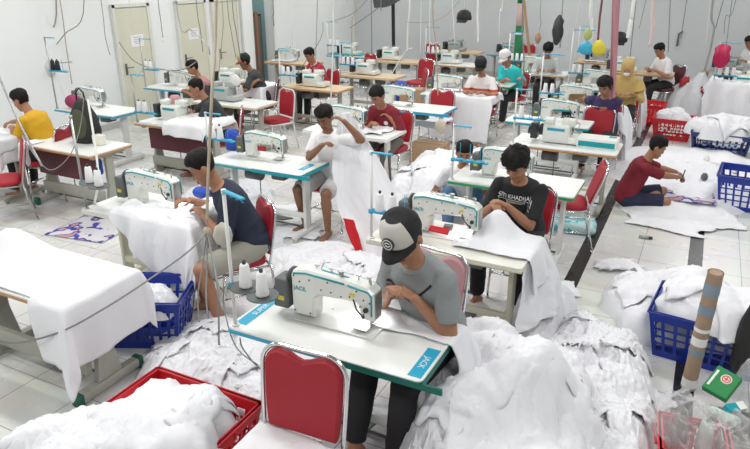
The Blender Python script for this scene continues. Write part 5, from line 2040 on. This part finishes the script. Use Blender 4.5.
# pink see-through strip
curtain('pink_strip', [RY(613, -30, 9.4), RY(611, 40, 9.3), RY(609, 100, 9.2)], [RY(622, -30, 9.4), RY(618, 40, 9.3), RY(615, 98, 9.2)], mat('sheer_pink_cloth', (.50, .24, .27), .9, alpha=.85), 'long dusty pink cloth strip hanging before the woman in dark purple', folds=1.2, amp=.02, nu=12, nv=40)
# hats and caps hanging on rods
def hanging_cap(p, m, label, s=1.0):
    t = thing('cap', p, 0, label, 'cap')
    part('crown', 'hc1', lambda mb: mb.lathe([(.11, 0), (.115, .03), (.10, .10), (.06, .14), (0, .15)], n=18), m, t)
    part('brim', 'hc2', lambda mb: mb.box((.02, -.13, .0), (.15, .12, .012), Matrix.Rotation(.4, 3, 'X')), m, t)
    t.scale = (s, s, s)
    return t
hanging_cap(RY(464, 20, 14.5), BLACK, 'black cap hanging in front of the back wall', 1.5)
hanging_cap(RY(619, 42, 11.9), BLACK, 'round black hat hanging right of the pink strip', 1.15)
for px, py, Y, lab in ((464, 16, 14.5, 'cord holding the black cap in front of the back wall'), (619, 36, 11.9, 'cord holding the round black hat')):
    a_ = RY(px, py, Y)
    line('hanging_cable', [Vector((a_.x, a_.y, CZ)), a_], .007, WIREW, lab, 'cable')
for px, py, Y, m_, lab, s in ((48, 68, 7.0, mat('pale_bag', (.55, .57, .56), .6), 'pale grey bag hanging on the tall stand of the left wall', (.13, .09, .16)), (558, 30, 12.8, DARK, 'dark glove bundle hanging above the far person with dark hair', (.10, .08, .28)), (722, 56, 12.5, mat('crimson_bag', (.50, .01, .08), .5), 'crimson plastic bag hanging at the right edge stand', (.14, .10, .20)),
                              (599, 48, 11.2, YEL, 'yellow plastic bag hanging on the stand left of the headscarf', (.11, .07, .13)), (586, 48, 11.2, mat('cyan_bag', (.05, .42, .62), .5), 'light blue plastic bag hanging left of the yellow one', (.12, .07, .11)),
                              (588, 34, 11.2, mat('lime_bundle', (.45, .5, .2), .7), 'small lime tape bundle at the top of the stand left of the headscarf', (.06, .06, .10)), (538, 38, 12.9, CARD, 'brown plug hanging on the thin cord', (.05, .04, .12)),
                              (236, 80, 7.9, TOPW, 'round white disc lamp right of the man in the dark tee', (.08, .03, .09)),
                              (441, 126, 8.1, mat('cream_pouch', (.55, .5, .4), .8), 'cream cloth pouch tied to the yellowish rope', (.07, .06, .10))):
    o = MB()
    o.ball((0, 0, 0), s, 14, 10)
    for v in o.bm.verts:
        v.co += Vector((N3(v.co.x * 9, v.co.y * 9, v.co.z * 9), N3(v.co.z * 9, v.co.y * 9, 4), 0)) * s[0] * .35
    solid('hanging_bundle', o, m_, lab, 'bundle', loc=RY(px, py, Y))
# cloth bundle at the top of the foreground stand
o = MB()
o.ball((0, 0, 0), (.05, .045, .07), 14, 10)
for v in o.bm.verts:
    v.co += v.co.normalized() * .02 * ridged(v.co.x * 12, v.co.z * 12, 3)
solid('cloth_bundle', o, mat('beige_rag', (.48, .45, .40), .9), 'beige rag tied near the top of the foreground stand', 'rag', loc=(-2.21, 2.54, 1.30))
# small grey switch on right wall area
o = MB()
o.tube([(0, 0, 0), (0, 0, .28), (.08, 0, .33)], .02, 8)
solid('wall_hook', o, DGREY, 'small dark bracket on the grey back wall right of the man in white', 'bracket', loc=(RY(677, 46, YB - .04)))
# paper/phone like clutter on far tables: coloured cloth
for px, py, h, w, l, m_, lab in ((385, 52, .80, .9, .4, mat('turquoise_cloth', (.05, .35, .36), .8), 'turquoise cloth on the far table right of the doorway side'), (540, 56, .80, .6, .4, mat('sage_cloth', (.28, .45, .30), .8), 'sage green cloth on the far table with thread cones'),
                                 (275, 84, .80, .5, .35, WHITE_CLOTH, 'white cloth on the pale table beside the doorway'), (620, 58, .8, .5, .3, WHITE_CLOTH, 'white cloth on the plywood table near the hanging black hat')):
    p = {385: Vector((-7.75, 13.95, 0)), 540: Vector((-3.2, 13.15, 0)), 275: Vector((-8.45, 12.3, 0)), 620: Vector((-2.2, 15.35, 0))}[px]
    lying('fabric_piece', lambda x, y: TT, p.x, p.y, w, l, .1, m_, lab, 500 + px, n=16, wr=.03)
# garments hanging on the right heap, dark red cloths
for px, py, lab in ((677, 73, 'right red patch of cloth on the greyish garment heap'), (664, 73, 'left red patch of cloth on the greyish garment heap')):
    p = G(px, py, .62)
    lying('fabric_piece', lambda x, y: HN.height(x, y), -.12 + (px - 670) * .03, 14.02, .16, .14, .2, RED, lab, 600 + px, n=14, wr=.02, off=.05)

r_ = random.Random(5)
for k in range(16):
    px, py, Y = r_.uniform(290, 740), r_.uniform(25, 60), r_.uniform(10.5, 15.5)
    b_ = RY(px, py, Y)
    t_ = Vector((b_.x + r_.uniform(-.25, .25), b_.y, CZ))
    m1 = b_.lerp(t_, .5) + Vector((r_.uniform(-.08, .08), 0, 0))
    line('hanging_cable', [t_, m1, b_], r_.choice((.006, .008, .010)), r_.choice((WIREW, CORD)), 'thin cable dropping from the ceiling over the back rows', 'cable', 'thin cables over the back rows')

# white carton with blue lettering under the brown edged table
t = carton(-1.22, 7.18, 0, (.58, .26, .36), .0, TOPW, 'white carton with blue lettering on the floor before the brown edged table')
add_text('carton_lettering', 'JACK', .15, mat('blue_ink', (.0, .12, .42), .6), t, (.02, -.1315, .17), (PI / 2, 0, 0))
o = MB()
o.ball((0, 0, .03), (.10, .07, .05), 16, 10)
for v in o.bm.verts:
    v.co += v.co.normalized() * .03 * ridged(v.co.x * 9, v.co.y * 9, 6)
pz = G(203, 193, .82)
solid('cloth_bundle', o, MATS['blue_bag'], 'small bright blue cloth under the arm of the man in navy', 'cloth', loc=(pz.x, pz.y, TT + .03))
# dark cabinet seen through the doorway
t = thing('tall_cabinet', (XL - .55, 12.85, 0), 0, 'tall dark cabinet standing inside the open doorway', 'cabinet')
part('cabinet_body', 'cab', lambda mb: mb.rbox((0, 0, .85), (.5, .5, 1.7), .01), DARK, t)
part('cabinet_door', 'cabd', lambda mb: mb.rbox((.255, 0, .85), (.02, .46, 1.6), .005), DGREY, t)
o = MB()
o.rbox((0, 0, .9), (.04, .09, 1.8), .005)
solid('wooden_post', o, mat('brown_wood', (.20, .09, .05), .6), 'brown wooden post at the left side of the open doorway', 'post', loc=(XL + .10, 12.36, 0))
# ================================================================== the people
def at_head(px, py, lean, rz, seat=.485, yawr=0, scale=1.0, PS=1.0):
    N = 13
    p = Vector((0, 0, seat / PS + .09))
    for k in range(N):
        a = lean * (.55 + .75 * k / N)
        p = p + Vector((0, math.sin(a), math.cos(a))) * (.52 * scale / N)
    p = p + Vector((0, math.sin(lean * .8 + .12), math.cos(lean * .8 + .12))) * .165 * scale
    p = p * PS
    h = G(px, py, p.z)
    off = Matrix.Rotation(rz, 3, 'Z') @ Vector((0, p.y, 0))
    return Vector((h.x - off.x, h.y - off.y, 0))


GREYT = mat('grey_tee', (.26, .28, .285), .85, var=.08, bump=.2, bscale=40)
BLACKT = mat('black_tee', (.012, .012, .014), .85)
NAVYT = mat('navy_tee', (.018, .025, .05), .85, var=.1)
WHITET = mat('white_tee', (.80, .79, .80), .85)
MAROT = mat('maroon_tee', (.20, .012, .025), .85, var=.08)
YELT = mat('yellow_shirt', (.60, .34, .01), .85)
TEALT = mat('aqua_polo', (.02, .48, .50), .8)
PURT = mat('dark_purple_shirt', (.045, .03, .10), .85)
MUST = mat('mustard_scarf', (.52, .36, .13), .85)
CHAR = mat('charcoal_shirt', (.035, .038, .042), .85)
PINKS = mat('rose_shirt', (.42, .20, .20), .85)
KHAKI = mat('khaki_shorts', (.33, .32, .27), .85)
BLACKP = mat('black_trousers', (.015, .015, .018), .85)
DENIM = mat('blue_jeans', (.09, .17, .30), .85, var=.2)
NAVYS = mat('navy_shorts', (.02, .025, .06), .85)
CAPG = mat('pale_grey_cap', (.55, .53, .48), .8)
CAPW = mat('white_cap', (.72, .72, .72), .8)
# striped polo: white / rust bands over the height
STRP = mat('striped_polo', (.75, .70, .66), .85)
_nt = STRP.node_tree
_tc = _nt.nodes.new('ShaderNodeTexCoord')
_sp = _nt.nodes.new('ShaderNodeSeparateXYZ')
_nt.links.new(_tc.outputs['Object'], _sp.inputs['Vector'])
_cr = _nt.nodes.new('ShaderNodeValToRGB')
_cr.color_ramp.interpolation = 'CONSTANT'
_cr.color_ramp.elements[0].color = (.62, .55, .45, 1)
_cr.color_ramp.elements[1].position = .76
_cr.color_ramp.elements[1].color = (.45, .10, .05, 1)
for _p, _c in ((.80, (.55, .28, .20, 1)), (.83, (.45, .09, .05, 1)), (.87, (.78, .74, .72, 1))):
    _e = _cr.color_ramp.elements.new(_p)
    _e.color = _c
_nt.links.new(_sp.outputs['Z'], _cr.inputs['Fac'])
_nt.links.new(_cr.outputs['Color'], _nt.nodes['Principled BSDF'].inputs['Base Color'])

# man with cap, foreground
L1 = at_head(404, 237, .45, PI - .30, .52, PS=1.12)
A = person(L1, PI - .30, 'man in a black and grey cap and grey tee with chest stripes, in the foreground', PS=1.12, seat=.52, lean=.45, head_pitch=.65, head_yaw=.18,
           lh=G(406, 306, .92), rh=G(388, 300, .93), lf=L1 + Vector((.02, -.62, .09)), rf=L1 + Vector((-.25, -.60, .09)), shirt=GREYT, sleeve=.62, pants=BLACKP, cap=(CAPG, BLACKT, BLACKT, True, False), skin=0, near=True, seed=3, collar=GREYT)
project(A, strip_mesh([(-.16, -.02), (.03, -.055), (.13, .035)], .012), .80, 0, 0, BLACKT, 'chest_stripe')
project(A, strip_mesh([(-.16, -.045), (.03, -.080), (.05, -.065)], .012), .80, 0, 0, BLACKT, 'chest_stripe')
# man in the black lettered shirt
L2 = at_head(517, 164, .42, PI - .12, PS=1.04)
B = person(L2, PI - .12, 'seated man in a black tee with white lettering, sewing beside the aisle', PS=1.04, lean=.42, head_pitch=.60, head_yaw=-.10, lh=G(501, 209, .92), rh=G(489, 211, .90),
           lf=L2 + Vector((.12, -.42, .08)), rf=L2 + Vector((-.25, -.40, .08)), shirt=BLACKT, sleeve=.72, pants=BLACKP, hair='full', skin=0, near=True, seed=5)
tm = text_mesh('SITI KHADIJAH', .044, .0004)
project(B, tm, .79, 0, .0, TOPW, 'shirt_lettering')
project(B, strip_mesh([(-.14, -.012), (.14, -.012)], .004), .79, 0, 0, TOPW, 'shirt_underline')
project(B, text_mesh('BUSANA MUSLIM', .020, .0004), .79, 0, -.035, TOPW, 'shirt_lettering')
# man in navy
L3 = at_head(203, 167, .50, PI - .75, PS=1.10)
person(L3, PI - .75, 'seated man in a navy tee bent over white cloth, left of centre', PS=1.10, lean=.50, head_pitch=.55, head_yaw=-.10, lh=G(198, 218, .84), rh=G(186, 203, .84),
       lf=L3 + Vector((.0, -.48, .08)), rf=L3 + Vector((-.35, -.25, .08)), shirt=NAVYT, sleeve=.75, pants=KHAKI, pants_len='short', hair='crop', skin=0, near=True, seed=9)
# man in white tee lifting the sheet
L4 = at_head(325, 117, .25, PI - .05)
person(L4, PI - .05, 'seated man in a white tee and shorts lifting a white sheet', lean=.25, head_pitch=.55, lh=G(345, 118, 1.28), rh=G(323, 147, .98), lf=L4 + Vector((.13, -.40, .08)), rf=L4 + Vector((-.22, -.30, .08)),
       shirt=WHITET, sleeve=.7, pants=mat('pale_patterned_shorts', (.50, .48, .47), .85, var=.2, vscale=30), pants_len='short', hair='short', skin=1, near=True, seed=11, elbow=.9, collar=WHITET)
# man in maroon tee
L5 = at_head(378, 96, .50, PI - .15)
D_ = person(L5, PI - .15, 'seated man in a maroon tee with a small round badge, centre', lean=.50, head_pitch=.60, head_yaw=-.15, lh=G(388, 122, .86), rh=G(371, 126, .84), lf=L5 + Vector((.14, -.40, .08)), rf=L5 + Vector((-.2, -.36, .08)),
       shirt=MAROT, sleeve=.75, pants=mat('grey_brown_trousers', (.14, .125, .11), .85), hair='short', skin=0, near=True, seed=13)
bm_ = MB()
bm_.prism([(.028 * math.cos(a * PI / 8), .028 * math.sin(a * PI / 8)) for a in range(16)], .001, 'z')
project(D_, bm_.mesh('badge'), .62, -.07, .02, TOPW, 'round_badge')
# man half hidden behind the stand, left of the man in black
L6 = at_head(467, 153, .30, PI + .5, .13)
person(L6, PI + .35, 'dark haired person in a white top and jeans half hidden behind the green edged table', seat=.13, lean=.30, head_pitch=.35, head_yaw=.0, shirt=WHITET, pants=DENIM, hair='short', skin=0, seed=15,
       lh=L6 + Vector((.25, -.30, .30)), rh=L6 + Vector((-.05, -.35, .30)))
# man on the floor
rz7 = -1.40
L7 = Vector((-.60, 7.95, 0))
person(L7, rz7, 'man in a maroon tee sitting on the floor with a pen, seen from behind', seat=.02, lean=.42, head_pitch=.45, head_yaw=.0, lh=Vector((-.02, 8.55, .30)), rh=Vector((-.02, 8.22, .34)), lf=L7 + Matrix.Rotation(rz7, 3, 'Z') @ Vector((.10, .14, .07)), rf=L7 + Matrix.Rotation(rz7, 3, 'Z') @ Vector((-.12, .10, .06)), shirt=MAROT, sleeve=.8,
       pants=NAVYS, pants_len='short', hair='short', skin=0, near=True, seed=17, lknee=(-.3, 1, .15), rknee=(.25, 1, .08), sit='floor')
p7 = Vector((-.02, 8.22, .34))
o = MB()
o.cyl((0, 0, -.03), (.02, .01, .11), .007, n=8)
solid('pen', o, DARK, 'black pen held upright by the man sitting on the floor', 'pen', loc=p7 + Vector((.0, -.02, .0)))
# woman in purple
L8 = at_head(605, 86, .42, PI - .15)
person(L8, PI - .15, 'woman in a dark purple short sleeved shirt leaning over a machine at right', lean=.42, head_pitch=.55, head_yaw=-.1, lh=G(605, 101, .84), rh=G(578, 97, .86), shirt=PURT, sleeve=.7, pants=BLACKP, hair='tied', skin=0, seed=19, female=True)
L9 = at_head(628, 68, .35, PI)
person(L9, PI, 'person in a mustard headscarf with a white face mask', lean=.35, head_pitch=.35, shirt=MUST, shirt2=MUST, sleeve=1.6, pants=BLACKP, hair='hijab', skin=0, seed=21, female=True)
L10 = at_head(660, 50, .40, PI - .9)
person(L10, PI - .9, 'man in a white shirt and black trousers working by the grey back wall', lean=.40, head_pitch=.5, shirt=WHITET, sleeve=.7, pants=BLACKP, hair='short', skin=0, seed=23)
L11 = at_head(506, 58, .45, PI - .35)
person(L11, PI - .35, 'person in an aqua polo and a white cap', lean=.45, head_pitch=.55, head_yaw=-.25, shirt=TEALT, sleeve=.75, pants=BLACKP, cap=(CAPW, CAPW, CAPW, False, False), skin=0, seed=25, lh=L11 + Vector((.30, -.42, .84)), rh=L11 + Vector((-.0, -.5, .84)), collar=CAPW)
L12 = at_head(481, 66, .30, PI)
person(L12, PI, 'person in a white and rust striped polo and a black cap', lean=.30, head_pitch=.50, shirt=STRP, sleeve=.75, pants=BLACKP, cap=(BLACKT, BLACKT, BLACKT, False, False), skin=0, seed=27)
L13 = at_head(310, 55, .42, PI - .45)
E13 = person(L13, PI - .45, 'person in a red jersey with white shoulder bands, far left of centre', lean=.42, head_pitch=.5, shirt=mat('red_jersey', (.38, .02, .04), .8), sleeve=.8, pants=BLACKP, hair='short', skin=0, seed=29, collar=WHITET)
project(E13, strip_mesh([(-.10, .10), (-.07, -.22)], .05), .66, 0, 0, WHITET, 'white_band')
project(E13, strip_mesh([(.10, .10), (.07, -.22)], .05), .66, 0, 0, WHITET, 'white_band')
L14 = at_head(245, 62, .45, PI - 1.05)
person(L14, PI - 1.05, 'man in a charcoal shirt and a red brimmed cap leaning on white cloth', lean=.45, head_pitch=.35, lh=G(258, 84, .86), rh=G(240, 85, .86), shirt=CHAR, sleeve=.8, pants=BLACKP, cap=(mat('tan_cap', (.42, .38, .22), .8), mat('red_brim', (.45, .05, .05), .7), BLACKT, False, False), skin=1, seed=31)
L15 = at_head(193, 68, .40, PI - .8)
person(L15, PI - .8, 'man in a rose coloured shirt with cropped hair near the doors', lean=.40, head_pitch=.40, shirt=PINKS, sleeve=.8, pants=BLACKP, hair='crop', skin=0, seed=33)
L16 = at_head(197, 88, .50, PI - .95)
person(L16, PI - .95, 'man in a dark tee guiding white cloth under an overlock machine', lean=.50, head_pitch=.35, lh=G(187, 113, .84), rh=G(172, 112, .86), shirt=CHAR, sleeve=.7, pants=BLACKP, hair='crop', skin=0, seed=35)
L17 = at_head(21, 100, .45, PI / 2 + .25)
person(L17, PI / 2 + .25, 'man in a yellow shirt bent over his work at the left edge', lean=.45, head_pitch=.45, lh=G(10, 130, .82), rh=G(2, 124, .82), shirt=YELT, sleeve=.8, pants=BLACKP, hair='short', skin=0, seed=37)
L18 = at_head(548, 50, .40, PI + .2)
person(L18, PI + .2, 'far person with dark hair and a pale shirt behind thread cones', lean=.40, head_pitch=.6, shirt=mat('pale_grey_shirt', (.55, .6, .6), .85), sleeve=1.8, pants=BLACKP, hair='full', skin=0, seed=39)
L19 = at_head(750, 42, .35, PI - .9)
person(L19, PI - .9, 'person in a white shirt cut by the right edge', lean=.35, head_pitch=.5, shirt=WHITET, sleeve=1.8, pants=BLACKP, hair='short', skin=0, seed=41)

# their chairs
for L_, r_, lab, mm in ((L1, PI - .15, 'faded pink chair behind the man in the grey tee', PINKV), (L2, PI, 'red chair of the man in the black lettered shirt', RED), (L3, PI - .6, 'red chair behind the man in the navy shirt', RED),
                        (L4, PI, 'red chair of the man in the white tee', RED), (L5, PI, 'red chair under the man in the maroon tee', RED), (L8, PI + .1, 'red chair behind the woman in dark purple', RED), (L9, PI, 'red chair of the person in the mustard headscarf', RED),
                        (L10, PI - .9, 'dark chair of the man in the white shirt by the back wall', BURG), (L11, PI - .2, 'red chair of the person in teal', RED), (L12, PI, 'red chair of the person in the striped shirt', RED), (L13, PI - .4, 'red chair of the person in the red and white jersey', RED),
                        (L14, PI - 1.05, 'dark red chair behind the man in the red cap', BURG), (L15, PI - .8, 'red chair of the man in the rose coloured shirt', RED), (L16, PI - .95, 'red chair behind the man in the dark tee', RED), (L17, PI / 2 + .25, 'red chair under the man in yellow', RED), (L18, PI + .2, 'red chair of the far person with dark hair', RED), (L19, PI - .9, 'red chair of the person cut by the right edge', RED)):
    c = chair((L_.x, L_.y, 0), r_, lab, m=mm)
    if L_ is L1:
        c.scale = (1.06, 1.06, 1.06)
        c.location.x -= .18
        c.location.y += .10
    if L_ is L3:
        c.location.x -= .10
        c.location.y -= .06
